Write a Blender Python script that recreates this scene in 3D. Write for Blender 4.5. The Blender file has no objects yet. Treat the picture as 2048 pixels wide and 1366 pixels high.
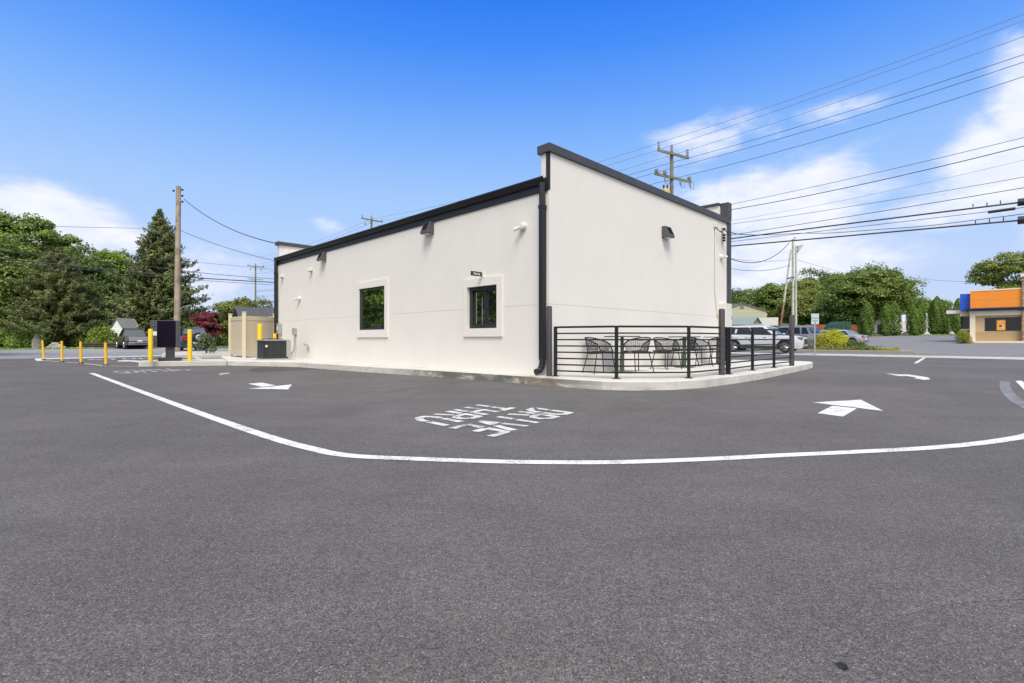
import bpy, math, random
import numpy as np
from mathutils import Vector, Matrix, Euler
random.seed(7); R = math.radians
S = bpy.context.scene
COL = S.collection

# ------------------------------------------------------------------ camera
EYE = 0.85; F = 1003.5; HOR = 678.0
cd = bpy.data.cameras.new('camera'); cam = bpy.data.objects.new('camera', cd); COL.objects.link(cam)
cam.location = (0, 0, EYE); cam.rotation_euler = (R(90), 0, 0)
cd.sensor_width = 36; cd.lens = 36 * F / 2048; cd.shift_y = -(683 - HOR) / 2048
cd.clip_start = 0.05; cd.clip_end = 6000
S.camera = cam
S.view_settings.view_transform = 'Standard'; S.view_settings.look = 'None'
S.view_settings.exposure = 0.12; S.view_settings.gamma = 1
S.view_settings.use_curve_mapping = False
S.cycles.max_bounces = 8; S.cycles.transparent_max_bounces = 12

# ------------------------------------------------------------------ node helpers
class NT:
    def __init__(s, tree): s.t = tree; s.n = tree.nodes; s.l = tree.links
    def new(s, typ, **kw):
        n = s.n.new(typ)
        for k, v in kw.items(): setattr(n, k, v)
        return n
    def link(s, a, b): s.l.new(a, b)
    def put(s, sock, v):
        if isinstance(v, bpy.types.NodeSocket): s.link(v, sock)
        elif v is not None:
            if isinstance(v, tuple) and len(v) == 3 and sock.type == 'RGBA': v = (*v, 1)
            sock.default_value = v
    def math(s, op, a, b=None, c=None, clamp=False):
        n = s.new('ShaderNodeMath', operation=op); n.use_clamp = clamp
        for i, v in enumerate((a, b, c)):
            if v is not None: s.put(n.inputs[i], v)
        return n.outputs[0]
    def mix(s, fac, a, b, blend='MIX'):
        n = s.new('ShaderNodeMix', data_type='RGBA', blend_type=blend)
        s.put(n.inputs[0], fac); s.put(n.inputs[6], a); s.put(n.inputs[7], b)
        return n.outputs[2]
    def noise(s, vec, scale, detail=3, rough=0.5, dist=0.0):
        n = s.new('ShaderNodeTexNoise'); n.inputs['Scale'].default_value = scale
        n.inputs['Detail'].default_value = detail; n.inputs['Roughness'].default_value = rough
        n.inputs['Distortion'].default_value = dist
        if vec is not None: s.link(vec, n.inputs['Vector'])
        return n.outputs[0]
    def ramp(s, fac, stops, interp='LINEAR'):
        n = s.new('ShaderNodeValToRGB'); n.color_ramp.interpolation = interp
        e = n.color_ramp.elements
        while len(e) < len(stops): e.new(0.5)
        for el, (p, c) in zip(e, stops):
            el.position = p; el.color = (c, c, c, 1) if not isinstance(c, tuple) else (*c, 1)
        s.put(n.inputs[0], fac); return n.outputs[0]
    def maprange(s, v, a, b, c=0.0, d=1.0):
        n = s.new('ShaderNodeMapRange'); n.interpolation_type = 'SMOOTHSTEP'
        s.put(n.inputs[0], v)
        for i, x in zip((1, 2, 3, 4), (a, b, c, d)): n.inputs[i].default_value = x
        return n.outputs[0]

# ------------------------------------------------------------------ world: sky with clouds
SUN_EL = 55; SUN_AZ = 178   # compass style: measured from +Y clockwise (sun behind the camera)
w = bpy.data.worlds.new("World"); S.world = w; w.use_nodes = True
nt = NT(w.node_tree); nt.n.clear()
sky = nt.new('ShaderNodeTexSky', sky_type='NISHITA'); sky.sun_disc = False
sky.sun_elevation = R(SUN_EL); sky.sun_rotation = R(SUN_AZ)
tc = nt.new('ShaderNodeTexCoord'); D = tc.outputs['Generated']
sep = nt.new('ShaderNodeSeparateXYZ'); nt.link(D, sep.inputs[0])
X, Y, Z = sep.outputs
az = nt.math('ARCTAN2', X, Y); el = nt.math('ARCSINE', Z)
K = 10.0
grad = nt.ramp(nt.math('DIVIDE', el, R(90), clamp=True), [
    (0.0, (0.58, 0.68, 0.90)), (0.05, (0.52, 0.64, 0.90)), (0.112, (0.445, 0.615, 0.93)), (0.172, (0.35, 0.56, 0.94)), (0.229, (0.225, 0.455, 0.94)),
    (0.283, (0.125, 0.345, 0.93)), (0.333, (0.056, 0.262, 0.91)), (0.378, (0.030, 0.20, 0.87)), (0.5, (0.01, 0.13, 0.74)), (1.0, (0.02, 0.12, 0.60))])
gradK = nt.mix(1.0, grad, (K, K, K), 'MULTIPLY')
base = nt.mix(0.94, sky.outputs[0], gradK)
def cloudblob(px, py, wpx, hpx, amp=1.0):
    r = (px - 1024) / F; h = (HOR - py) / F
    a0 = math.atan(r); e0 = math.atan(h / math.sqrt(1 + r * r))
    wa = wpx / F / (1 + r * r); we = hpx / F / math.sqrt(1 + r * r)
    dx = nt.math('DIVIDE', nt.math('SUBTRACT', az, a0), wa); dy = nt.math('DIVIDE', nt.math('SUBTRACT', el, e0), we)
    d2 = nt.math('ADD', nt.math('MULTIPLY', dx, dx), nt.math('MULTIPLY', dy, dy))
    return nt.math('MULTIPLY', nt.math('EXPONENT', nt.math('MULTIPLY', d2, -0.8)), amp)
vm = nt.new('ShaderNodeMapping'); vm.inputs['Scale'].default_value = (1, 1, 2.4); nt.link(D, vm.inputs[0])
n1 = nt.noise(vm.outputs[0], 5.0, 9, 0.60, 0.25)
n2 = nt.noise(vm.outputs[0], 15, 8, 0.62)
acc = None
for b in [(70, 455, 190, 70, 1.15), (-60, 420, 150, 60, 1.0), (250, 480, 110, 40, .7), (420, 560, 120, 80, .7), (655, 455, 52, 28, .44), (1410, 285, 150, 52, .70), (1560, 410, 190, 80, 1.0),
          (1660, 360, 100, 44, .9), (1670, 222, 120, 24, .46), (1990, 330, 120, 80, 1.15), (2060, 230, 80, 130, 1.1), (1580, 520, 190, 70, 1.0), (1900, 410, 180, 44, .8), (2150, 400, 100, 100, 1.0)]:
    c = cloudblob(*b); acc = c if acc is None else nt.math('MAXIMUM', acc, c)
tot = nt.math('ADD', acc, nt.math('MULTIPLY', nt.math('ADD', nt.math('MULTIPLY', n1, .7), nt.math('MULTIPLY', n2, .3)), 2.1))
cm = nt.maprange(tot, 1.22, 1.92)
cm = nt.math('MULTIPLY', cm, nt.maprange(acc, 0.03, 0.42))
cm = nt.math('MULTIPLY', cm, 0.93)
ccol = nt.mix(nt.maprange(n2, .35, .65), (0.78 * K, 0.82 * K, 0.95 * K), (0.90 * K, 0.91 * K, 0.98 * K))
withc = nt.mix(cm, base, ccol)
# unseen bright cloud added behind the viewer and overhead for soft neutral light
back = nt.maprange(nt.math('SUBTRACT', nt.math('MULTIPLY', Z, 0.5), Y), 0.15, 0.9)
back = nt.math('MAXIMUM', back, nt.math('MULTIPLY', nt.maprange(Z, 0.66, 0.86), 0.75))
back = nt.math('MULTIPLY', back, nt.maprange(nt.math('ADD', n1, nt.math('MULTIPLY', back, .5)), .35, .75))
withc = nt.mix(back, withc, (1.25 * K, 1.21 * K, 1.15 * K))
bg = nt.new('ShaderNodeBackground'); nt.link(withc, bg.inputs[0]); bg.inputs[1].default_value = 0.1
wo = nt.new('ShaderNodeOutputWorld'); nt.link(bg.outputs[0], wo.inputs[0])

# ------------------------------------------------------------------ sun
sl = bpy.data.lights.new('sun', 'SUN'); sl.energy = 3.3; sl.angle = R(28); sl.color = (1.0, 0.965, 0.915)
so = bpy.data.objects.new('sun', sl); COL.objects.link(so)
sd = Vector((math.sin(R(SUN_AZ)) * math.cos(R(SUN_EL)), math.cos(R(SUN_AZ)) * math.cos(R(SUN_EL)), math.sin(R(SUN_EL))))
so.rotation_euler = sd.to_track_quat('Z', 'Y').to_euler(); so.location = (0, 0, 30)

# ------------------------------------------------------------------ geometry of the place
Q = math.sqrt(0.5)
U0, V0 = 6.35, 7.365            # near corner of the building in street axes (v toward the street, u along it)
def UV(u, v, z=0.0): return Vector(((v - u) * Q, (u + v) * Q, z))
def hgt(v):                      # the far lots rise gently beyond the street
    return float(np.interp(v, [40, 62, 84, 120, 400], [0, .5, 1.35, 1.7, 3.0]))
def G(px, py, z=0.0):            # point of the level z seen at a photo pixel
    d = (EYE - z) * F / (py - HOR); return Vector(((px - 1024) / F * d, d, z))
def AT(px, d, z=0.0): return Vector(((px - 1024) / F * d, d, z))
def HZ(py, d): return EYE + (HOR - py) * d / F
def PV(px, py, V):
    r = (px - 1024) / F; d = V * math.sqrt(2) / (1 + r); return Vector((r * d, d, HZ(py, d)))
def PU(px, py, U):
    r = (px - 1024) / F; d = U * math.sqrt(2) / (1 - r); return Vector((r * d, d, HZ(py, d)))
CX, CY = UV(U0, V0).x, UV(U0, V0).y
def LW(px, py=None):             # left wall: distance from the corner, height
    r = (px - 1024) / F; t = (CX - CY * r) / (Q * (1 + r)); d = CY + Q * t
    return t if py is None else (t, HZ(py, d))
def RW(px, py=None):
    r = (px - 1024) / F; t = (CY * r - CX) / (Q * (1 - r)); d = CY + Q * t
    return t if py is None else (t, HZ(py, d))

# ------------------------------------------------------------------ materials
def mat(name, col, rough=0.6, metal=0.0, spec=0.5, bump=0.0, bscale=30, var=0.0, vscale=3.0, vcol=None, coat=0.0):
    m = bpy.data.materials.new(name); m.use_nodes = True
    t = NT(m.node_tree); b = t.n['Principled BSDF']
    b.inputs['Roughness'].default_value = rough; b.inputs['Metallic'].default_value = metal
    b.inputs['Specular IOR Level'].default_value = spec; b.inputs['Coat Weight'].default_value = coat
    tcn = t.new('ShaderNodeTexCoord'); o = tcn.outputs['Object']
    if var > 0:
        f = t.noise(o, vscale, 5, .6)
        c2 = vcol if vcol else tuple(max(0, x * (1 - var)) for x in col)
        c1 = tuple(min(1, x * (1 + var * .4)) for x in col)
        t.link(t.mix(t.maprange(f, .35, .68), c1, c2), b.inputs['Base Color'])
    else:
        b.inputs['Base Color'].default_value = (*col, 1)
    if bump > 0:
        bn = t.new('ShaderNodeBump'); bn.inputs['Strength'].default_value = bump; bn.inputs['Distance'].default_value = .01
        t.link(t.noise(o, bscale, 4, .6), bn.inputs['Height']); t.link(bn.outputs[0], b.inputs['Normal'])
    return m

def asphalt_mat(name, c0, speck=0.035, old=0.0, tint=(1.075, 1.0, .945)):
    m = bpy.data.materials.new(name); m.use_nodes = True
    t = NT(m.node_tree); b = t.n['Principled BSDF']; b.inputs['Roughness'].default_value = .88
    b.inputs['Specular IOR Level'].default_value = .35
    geo = t.new('ShaderNodeNewGeometry'); o = geo.outputs['Position']
    big = t.noise(o, .35, 4, .55, .6); mid = t.noise(o, 2.3, 4, .6); fine = t.noise(o, 60, 4, .75); grit = t.noise(o, 150, 3, .85)
    mp = t.new('ShaderNodeMapping'); mp.inputs['Rotation'].default_value = (0, 0, R(45)); mp.inputs['Scale'].default_value = (.25, 2.2, 1); t.link(o, mp.inputs[0])
    stre = t.noise(mp.outputs[0], 1.0, 3, .6, .8)
    v = t.math('ADD', t.math('MULTIPLY', big, .50), t.math('MULTIPLY', mid, .26))
    v = t.math('ADD', v, t.math('MULTIPLY', stre, .24)); v = t.maprange(v, .38, .62, .86, 1.15)
    g = t.maprange(fine, .3, .7, .74, 1.26); g2 = t.maprange(grit, .33, .67, .34, 1.66)
    v2 = t.new('ShaderNodeTexVoronoi'); v2.inputs['Scale'].default_value = 62; t.link(o, v2.inputs['Vector'])
    s2 = t.new('ShaderNodeSeparateColor'); t.link(v2.outputs['Color'], s2.inputs[0])
    g = t.math('MULTIPLY', g, t.maprange(s2.outputs[0], 0, 1, .86, 1.15))
    val = t.math('MULTIPLY', t.math('MULTIPLY', v, g), t.math('MULTIPLY', g2, c0))
    comb = t.new('ShaderNodeCombineXYZ')
    for i in range(3): t.link(t.math('MULTIPLY', val, tint[i]), comb.inputs[i])
    vo = t.new('ShaderNodeTexVoronoi'); vo.inputs['Scale'].default_value = 190; t.link(o, vo.inputs['Vector'])
    sc = t.new('ShaderNodeSeparateColor'); t.link(vo.outputs['Color'], sc.inputs[0])
    st = t.math('MULTIPLY', t.math('GREATER_THAN', sc.outputs[0], 1 - speck * 1.9), t.math('LESS_THAN', vo.outputs['Distance'], .33))
    dk = t.math('MULTIPLY', t.math('GREATER_THAN', sc.outputs[1], .86), t.math('LESS_THAN', vo.outputs['Distance'], .45))
    c = t.mix(t.math('MULTIPLY', st, .8), comb.outputs[0], t.mix(sc.outputs[2], (.16, .15, .145), (.50, .48, .46)))
    c = t.mix(t.math('MULTIPLY', dk, .55), c, (.02, .02, .021))
    # old oil and water stains with a shape of their own
    so_ = t.maprange(t.noise(o, .9, 5, .62, 1.2), .66, .74, 0, .30)
    c = t.mix(so_, c, (.045, .043, .043)); 
    pal = t.maprange(t.noise(o, 1.7, 5, .7, 1.6), .68, .78, 0, .25)
    c = t.mix(pal, c, (.17, .16, .15))
    if old: c = t.mix(old, c, (.24, .235, .23))
    t.link(c, b.inputs['Base Color'])
    bn = t.new('ShaderNodeBump'); bn.inputs['Strength'].default_value = .6; bn.inputs['Distance'].default_value = .0035
    t.link(t.math('ADD', t.math('MULTIPLY', fine, .25), grit), bn.inputs['Height']); t.link(bn.outputs[0], b.inputs['Normal'])
    return m

def paint_mat(name, col, wear=.5, back=(.07, .068, .07)):
    m = bpy.data.materials.new(name); m.use_nodes = True
    t = NT(m.node_tree); b = t.n['Principled BSDF']; b.inputs['Roughness'].default_value = .7
    geo = t.new('ShaderNodeNewGeometry'); o = geo.outputs['Position']
    f = t.noise(o, 110, 2, .8); p = t.noise(o, 5.0, 4, .65)
    s_ = t.math('ADD', f, t.math('MULTIPLY', p, .55))
    k = t.maprange(s_, .88 - wear * .12, 1.0 - wear * .12)
    t.link(t.mix(k, col, back), b.inputs['Base Color'])
    return m

def wall_mat():
    m = bpy.data.materials.new('stucco'); m.use_nodes = True
    t = NT(m.node_tree); b = t.n['Principled BSDF']; b.inputs['Roughness'].default_value = .9; b.inputs['Specular IOR Level'].default_value = .2
    tcn = t.new('ShaderNodeTexCoord'); o = tcn.outputs['Object']
    mp = t.new('ShaderNodeMapping'); mp.inputs['Scale'].default_value = (1, 1, .8); t.link(o, mp.inputs[0])
    a = t.noise(mp.outputs[0], 1.4, 6, .7); g = t.noise(o, 60, 3, .7)
    c = t.mix(t.maprange(a, .35, .7), (.715, .69, .648), (.69, .667, .63))
    c = t.mix(t.maprange(g, .3, .7, 0, .10), c, (.45, .43, .40))
    t.link(c, b.inputs['Base Color'])
    bn = t.new('ShaderNodeBump'); bn.inputs['Strength'].default_value = .5; bn.inputs['Distance'].default_value = .006
    t.link(t.noise(o, 95, 3, .75), bn.inputs['Height']); t.link(bn.outputs[0], b.inputs['Normal'])
    return m

def concrete_mat(name, c, stain=.0):
    m = bpy.data.materials.new(name); m.use_nodes = True
    t = NT(m.node_tree); b = t.n['Principled BSDF']; b.inputs['Roughness'].default_value = .9
    geo = t.new('ShaderNodeNewGeometry'); o = geo.outputs['Position']
    a = t.noise(o, 1.6, 5, .65); g = t.noise(o, 40, 3, .7)
    col = t.mix(t.maprange(a, .35, .7), c, tuple(x * .84 for x in c))
    col = t.mix(t.maprange(g, .3, .75, 0, .22), col, tuple(x * .5 for x in c))
    if stain:
        sp = t.new('ShaderNodeSeparateXYZ'); t.link(o, sp.inputs[0])
        # weathered face of the kerb: algae and rust runs that stay on it
        mp = t.new('ShaderNodeMapping'); mp.inputs['Scale'].default_value = (1.5, 1.5, 5); t.link(o, mp.inputs[0])
        s1 = t.maprange(t.noise(mp.outputs[0], .8, 6, .75, .5), .33, .56)
        nx, ny, nz = 0, 0, 0
        nn = t.new('ShaderNodeSeparateXYZ'); t.link(geo.outputs['True Normal'], nn.inputs[0])
        side = t.math('LESS_THAN', nn.outputs[2], .5)
        # distance from the downspout
        dv = t.new('ShaderNodeVectorMath', operation='DISTANCE'); t.link(o, dv.inputs[0]); dv.inputs[1].default_value = (-.75, 9.9, .1)
        near = t.maprange(dv.outputs['Value'], 1.3, 3.6, 1, .10)
        k = t.math('MULTIPLY', t.math('MULTIPLY', s1, near), side)
        col = t.mix(t.math('MULTIPLY', k, .85), col, (.060, .061, .052))
        dv2 = t.new('ShaderNodeVectorMath', operation='DISTANCE'); t.link(o, dv2.inputs[0]); dv2.inputs[1].default_value = (.45, 9.2, .1)
        rs = t.math('MULTIPLY', t.maprange(dv2.outputs['Value'], .15, .65, 1, 0), t.maprange(t.noise(mp.outputs[0], 3, 4, .6), .35, .6))
        col = t.mix(t.math('MULTIPLY', rs, .6), col, (.23, .14, .07))
        s3 = t.maprange(t.noise(mp.outputs[0], 2.6, 6, .75), .5, .68, 0, .42)
        col = t.mix(t.math('MULTIPLY', s3, side), col, (.17, .16, .115))
    t.link(col, b.inputs['Base Color'])
    bn = t.new('ShaderNodeBump'); bn.inputs['Strength'].default_value = .35; bn.inputs['Distance'].default_value = .006
    t.link(g, bn.inputs['Height']); t.link(bn.outputs[0], b.inputs['Normal'])
    return m

def glass_mat(name, refl=.35, tint=(.9, 1, .95), dark=(.012, .014, .014), fr=.6):
    m = bpy.data.materials.new(name); m.use_nodes = True
    t = NT(m.node_tree); t.n.clear()
    d = t.new('ShaderNodeBsdfDiffuse'); d.inputs[0].default_value = (*dark, 1)
    g = t.new('ShaderNodeBsdfGlossy'); g.inputs[0].default_value = (*tint, 1); g.inputs['Roughness'].default_value = .012
    lw = t.new('ShaderNodeLayerWeight'); lw.inputs[0].default_value = .35
    f = t.math('ADD', t.math('MULTIPLY', lw.outputs['Fresnel'], fr), refl, clamp=True)
    mx = t.new('ShaderNodeMixShader'); t.link(f, mx.inputs[0]); t.link(d.outputs[0], mx.inputs[1]); t.link(g.outputs[0], mx.inputs[2])
    o = t.new('ShaderNodeOutputMaterial'); t.link(mx.outputs[0], o.inputs[0]); return m

def leaf_mat(name, c1, c2, c3=None, scale=.55, trans=.35):
    m = bpy.data.materials.new(name); m.use_nodes = True
    t = NT(m.node_tree); t.n.clear()
    geo = t.new('ShaderNodeNewGeometry'); tcn = t.new('ShaderNodeTexCoord')
    a = t.noise(tcn.outputs['Object'], scale, 3, .6)
    oi = t.new('ShaderNodeObjectInfo')
    k = t.math('ADD', t.math('MULTIPLY', a, .65), t.math('MULTIPLY', geo.outputs['Random Per Island'], .35))
    c = t.mix(t.maprange(k, .33, .66), c1, c2)
    if c3: c = t.mix(t.maprange(geo.outputs['Random Per Island'], .82, .95, 0, .8), c, c3)
    hs = t.new('ShaderNodeHueSaturation'); t.link(c, hs.inputs['Color'])
    t.link(t.math('ADD', t.math('MULTIPLY', oi.outputs['Random'], .3), .85), hs.inputs['Value'])
    d = t.new('ShaderNodeBsdfPrincipled'); t.link(hs.outputs[0], d.inputs['Base Color']); d.inputs['Roughness'].default_value = .55
    d.inputs['Specular IOR Level'].default_value = .3
    tr = t.new('ShaderNodeBsdfTranslucent'); t.link(hs.outputs[0], tr.inputs[0])
    mx = t.new('ShaderNodeMixShader'); mx.inputs[0].default_value = trans
    t.link(d.outputs[0], mx.inputs[1]); t.link(tr.outputs[0], mx.inputs[2])
    o = t.new('ShaderNodeOutputMaterial'); t.link(mx.outputs[0], o.inputs[0]); return m

M = {}
M['asphalt'] = asphalt_mat('asphalt', .094)
M['road'] = asphalt_mat('old_asphalt', .21, .03, .35, (1, 1, 1.02))
M['lot2'] = asphalt_mat('far_asphalt', .15, .03, .30, (1, .99, 1.01))
M['gravel'] = asphalt_mat('gravel', .27, .12, .35, (1, 1, 1.01))
M['paint'] = paint_mat('road_paint', (.66, .66, .64), .55)
M['paintw'] = paint_mat('worn_paint', (.66, .66, .64), 1.0)
M['paintf'] = paint_mat('thin_paint', (.50, .50, .49), 1.15)
M['painty'] = paint_mat('cream_paint', (.74, .66, .48), .5)
M['ghost'] = paint_mat('faded_paint', (.26, .26, .27), 1.5)
M['stucco'] = wall_mat()
M['trimw'] = mat('smooth_stucco', (.69, .662, .622), .85, bump=.25, bscale=120)
M['dark'] = mat('dark_trim', (.024, .024, .027), .55, spec=.3, var=.15, vscale=6)
M['coping'] = mat('coping_metal', (.062, .062, .066), .5, spec=.35, var=.12, vscale=2)
M['gutter'] = mat('gutter_metal', (.017, .017, .020), .42, spec=.4)
M['black'] = mat('black_paint', (.022, .022, .025), .35)
M['matte'] = mat('matte_black', (.014, .014, .015), .9, spec=.1)
M['rail'] = mat('rail_paint', (.011, .011, .014), .45, spec=.35)
M['boll'] = mat('bollard_sleeve', (.050, .046, .052), .5, var=.15, vscale=8)
M['roof'] = mat('membrane', (.42, .42, .41), .8)
M['concrete'] = concrete_mat('patio_concrete', (.60, .58, .535), 1)
M['kerb'] = concrete_mat('kerb_concrete', (.50, .485, .45))
M['whitek'] = concrete_mat('white_kerb', (.66, .65, .62))
M['kerb2'] = concrete_mat('tan_kerb', (.34, .29, .225))
M['glass'] = glass_mat('window_glass', .62)
M['glassb'] = glass_mat('dark_glass', .03, (.95, .97, 1), (.006, .007, .010), .06)
M['carglass'] = glass_mat('car_glass', .12, (.9, 1, 1), (.03, .04, .042))
M['sideglass'] = glass_mat('side_glass', .02, (.85, .95, 1), (.012, .015, .017), .25)
M['screen'] = mat('screen_glass', (.004, .0015, .010), .35, spec=.12)
M['yellow'] = mat('yellow_sleeve', (.76, .53, .008), .45, var=.06, vscale=5)
M['amber'] = mat('amber_plastic', (.84, .47, .012), .45, var=.10, vscale=9)
M['amberr'] = mat('amber_band', (.80, .42, .02), .25)
M['vinyl'] = mat('tan_vinyl', (.56, .48, .345), .5)
M['char'] = mat('charcoal_metal', (.030, .033, .040), .45)
M['bronze'] = mat('dark_bronze', (.075, .072, .070), .45)
M['charl'] = mat('charcoal_panel', (.052, .056, .066), .5)
M['white'] = mat('white_plastic', (.62, .61, .56), .4)
M['whitep'] = mat('white_panel', (.66, .66, .655), .5, var=.06)
M['greyb'] = mat('grey_box', (.36, .37, .36), .5, metal=.3)
M['wireg'] = mat('guard_wire', (.11, .115, .125), .5)
M['galv'] = mat('galvanised', (.42, .43, .44), .45, metal=.6, var=.15)
M['pole'] = mat('pole_wood', (.34, .27, .195), .9, bump=.6, bscale=18, var=.45, vscale=2.2, vcol=(.20, .165, .13))
M['poleb'] = mat('brown_pole', (.20, .175, .145), .9, bump=.6, bscale=18, var=.4, vscale=2.2, vcol=(.14, .115, .09))
M['poleg'] = mat('treated_pole', (.20, .19, .12), .9, var=.3, vscale=1.5)
M['polem'] = mat('pale_pole', (.45, .44, .38), .7, var=.2)
M['rust'] = mat('rusty_brace', (.22, .13, .09), .8, var=.5, vscale=1.3, vcol=(.13, .045, .022))
M['insul'] = mat('insulator', (.20, .23, .27), .35)
M['wire'] = mat('wire', (.035, .035, .038), .5)
M['wirel'] = mat('bare_wire', (.16, .18, .20), .5)
M['tabg'] = mat('green_table', (.055, .085, .045), .5)
M['tabt'] = mat('table_edge', (.075, .095, .07), .4)
M['wicker'] = mat('black_wicker', (.025, .026, .03), .5)
M['carwhite'] = mat('white_car_paint', (.53, .55, .59), .18, coat=.6)
M['cargrey'] = mat('grey_car_paint', (.20, .20, .205), .25, metal=.3, coat=.6)
M['cardark'] = mat('dark_car_paint', (.016, .018, .026), .15, coat=1)
M['carblue'] = mat('blue_car_paint', (.016, .026, .048), .15, metal=.3, coat=1)
M['carsilver'] = mat('silver_car_paint', (.40, .42, .46), .22, metal=.5, coat=.6)
M['tyre'] = mat('tyre', (.018, .018, .019), .8)
M['rim'] = mat('alloy_rim', (.55, .56, .58), .25, metal=.8)
M['clad'] = mat('plastic_cladding', (.035, .036, .04), .6)
M['chrome'] = mat('chrome', (.7, .7, .72), .15, metal=1)
M['headlamp'] = mat('headlamp', (.16, .17, .19), .12, coat=1)
M['lamp'] = mat('lamp_lens', (.75, .77, .8), .1, coat=1)
M['red'] = mat('tail_lens', (.55, .015, .02), .15, coat=1)
M['green'] = mat('green_print', (.30, .55, .05), .5)
M['siding'] = mat('white_siding', (.74, .75, .73), .6)
M['sidegreen'] = mat('pale_green_siding', (.38, .39, .28), .7)
M['shingle'] = mat('dark_shingle', (.075, .075, .085), .9, bump=.6, bscale=30, var=.4, vscale=14)
M['shinglel'] = mat('grey_shingle', (.16, .165, .16), .9, var=.3, vscale=8)
M['tin'] = mat('green_tin', (.19, .25, .23), .6)
M['paleroof'] = mat('pale_roof', (.36, .35, .30), .7)
M['oldwood'] = mat('grey_boards', (.20, .17, .145), .9, var=.3, vscale=6)
M['browngable'] = mat('brown_gable', (.06, .022, .015), .8)
M['fencewood'] = mat('brown_fence', (.24, .085, .035), .8, var=.3, vscale=3)
M['orange'] = mat('orange_panel', (.80, .25, .018), .5, var=.06, vscale=1.2)
M['blue'] = mat('blue_panel', (.012, .085, .55), .5)
M['navy'] = mat('navy_metal', (.010, .022, .075), .35)
M['tan'] = mat('tan_stucco', (.50, .385, .235), .8)
M['tan2'] = mat('dark_tan_stucco', (.40, .285, .15), .8)
M['cream'] = mat('cream_trim', (.72, .63, .47), .7)
M['bark'] = mat('bark', (.15, .12, .095), .95, bump=.8, bscale=10, var=.4, vscale=3)
M['barkp'] = mat('pale_bark', (.24, .21, .18), .95, bump=.8, bscale=10, var=.4, vscale=3)
M['stone'] = mat('ledge_stone', (.42, .30, .20), .9, var=.55, vscale=7, vcol=(.20, .13, .09), bump=1, bscale=6)
M['rock'] = mat('garden_stone', (.46, .46, .42), .9, var=.35, vscale=5)
M['timber'] = mat('dark_timber', (.05, .04, .035), .9)
M['lumber'] = mat('lumber', (.45, .42, .36), .8, var=.4, vscale=3)
M['greenbox'] = mat('green_container', (.014, .055, .035), .6)
M['signtxt'] = mat('sign_green', (.10, .30, .22), .5)
M['signface'] = mat('sign_face', (.44, .52, .52), .4)
M['redm'] = mat('red_machine', (.45, .05, .03), .4)
M['food1'] = mat('poster_cream', (.75, .62, .42), .5); M['food2'] = mat('poster_brown', (.22, .06, .02), .5); M['posto'] = mat('poster_orange', (.80, .36, .04), .5)
M['yellowtank'] = mat('tan_tank', (.50, .38, .16), .5, var=.3, vscale=6)

def grass_mat():
    m = bpy.data.materials.new('grass_ground'); m.use_nodes = True
    t = NT(m.node_tree); b = t.n['Principled BSDF']; b.inputs['Roughness'].default_value = .95
    geo = t.new('ShaderNodeNewGeometry'); o = geo.outputs['Position']
    c = t.mix(t.maprange(t.noise(o, .5, 5, .7), .35, .65), (.085, .13, .028), (.13, .165, .045))
    c = t.mix(t.maprange(t.noise(o, 6, 4, .7), .3, .8, 0, .5), c, (.05, .07, .02))
    t.link(c, b.inputs['Base Color']); return m
M['grass'] = grass_mat()
M['hill'] = mat('far_hill', (.055, .085, .085), .95, var=.3, vscale=.02)
M['leafA'] = leaf_mat('leaf_mid', (.085, .145, .026), (.27, .345, .065), (.38, .45, .15))
M['leafB'] = leaf_mat('leaf_dark', (.060, .108, .026), (.18, .25, .055), (.30, .36, .13))
M['leafY'] = leaf_mat('leaf_bright', (.15, .24, .030), (.30, .38, .055))
M['leafO'] = leaf_mat('leaf_olive', (.115, .16, .032), (.28, .325, .07), (.36, .38, .14))
M['needle'] = leaf_mat('needle_spruce', (.062, .090, .032), (.20, .23, .075), (.30, .31, .14), 1.2, .1)
M['needleP'] = leaf_mat('needle_pine', (.070, .094, .030), (.165, .19, .060), (.21, .19, .09), .8, .15)
M['arbor'] = leaf_mat('leaf_arborvitae', (.055, .110, .016), (.15, .235, .032), None, 1.5, .15)
M['gold'] = leaf_mat('leaf_gold', (.30, .32, .015), (.56, .56, .03), (.60, .50, .12), 1.2, .25)
M['yew'] = leaf_mat('leaf_yew', (.20, .24, .02), (.42, .44, .05), None, 2, .2)
M['redleaf'] = leaf_mat('leaf_crimson', (.13, .030, .035), (.33, .045, .085), (.05, .07, .03), 1.0, .2)
M['weed'] = leaf_mat('leaf_weed', (.17, .28, .035), (.34, .46, .08), (.60, .60, .50), 1.0, .3)
M['sage'] = leaf_mat('leaf_sage', (.06, .10, .035), (.16, .21, .10), (.26, .30, .18), 2.0, .2)
M['juniper'] = leaf_mat('leaf_juniper', (.05, .085, .04), (.12, .16, .09), None, 2, .1)

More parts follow.
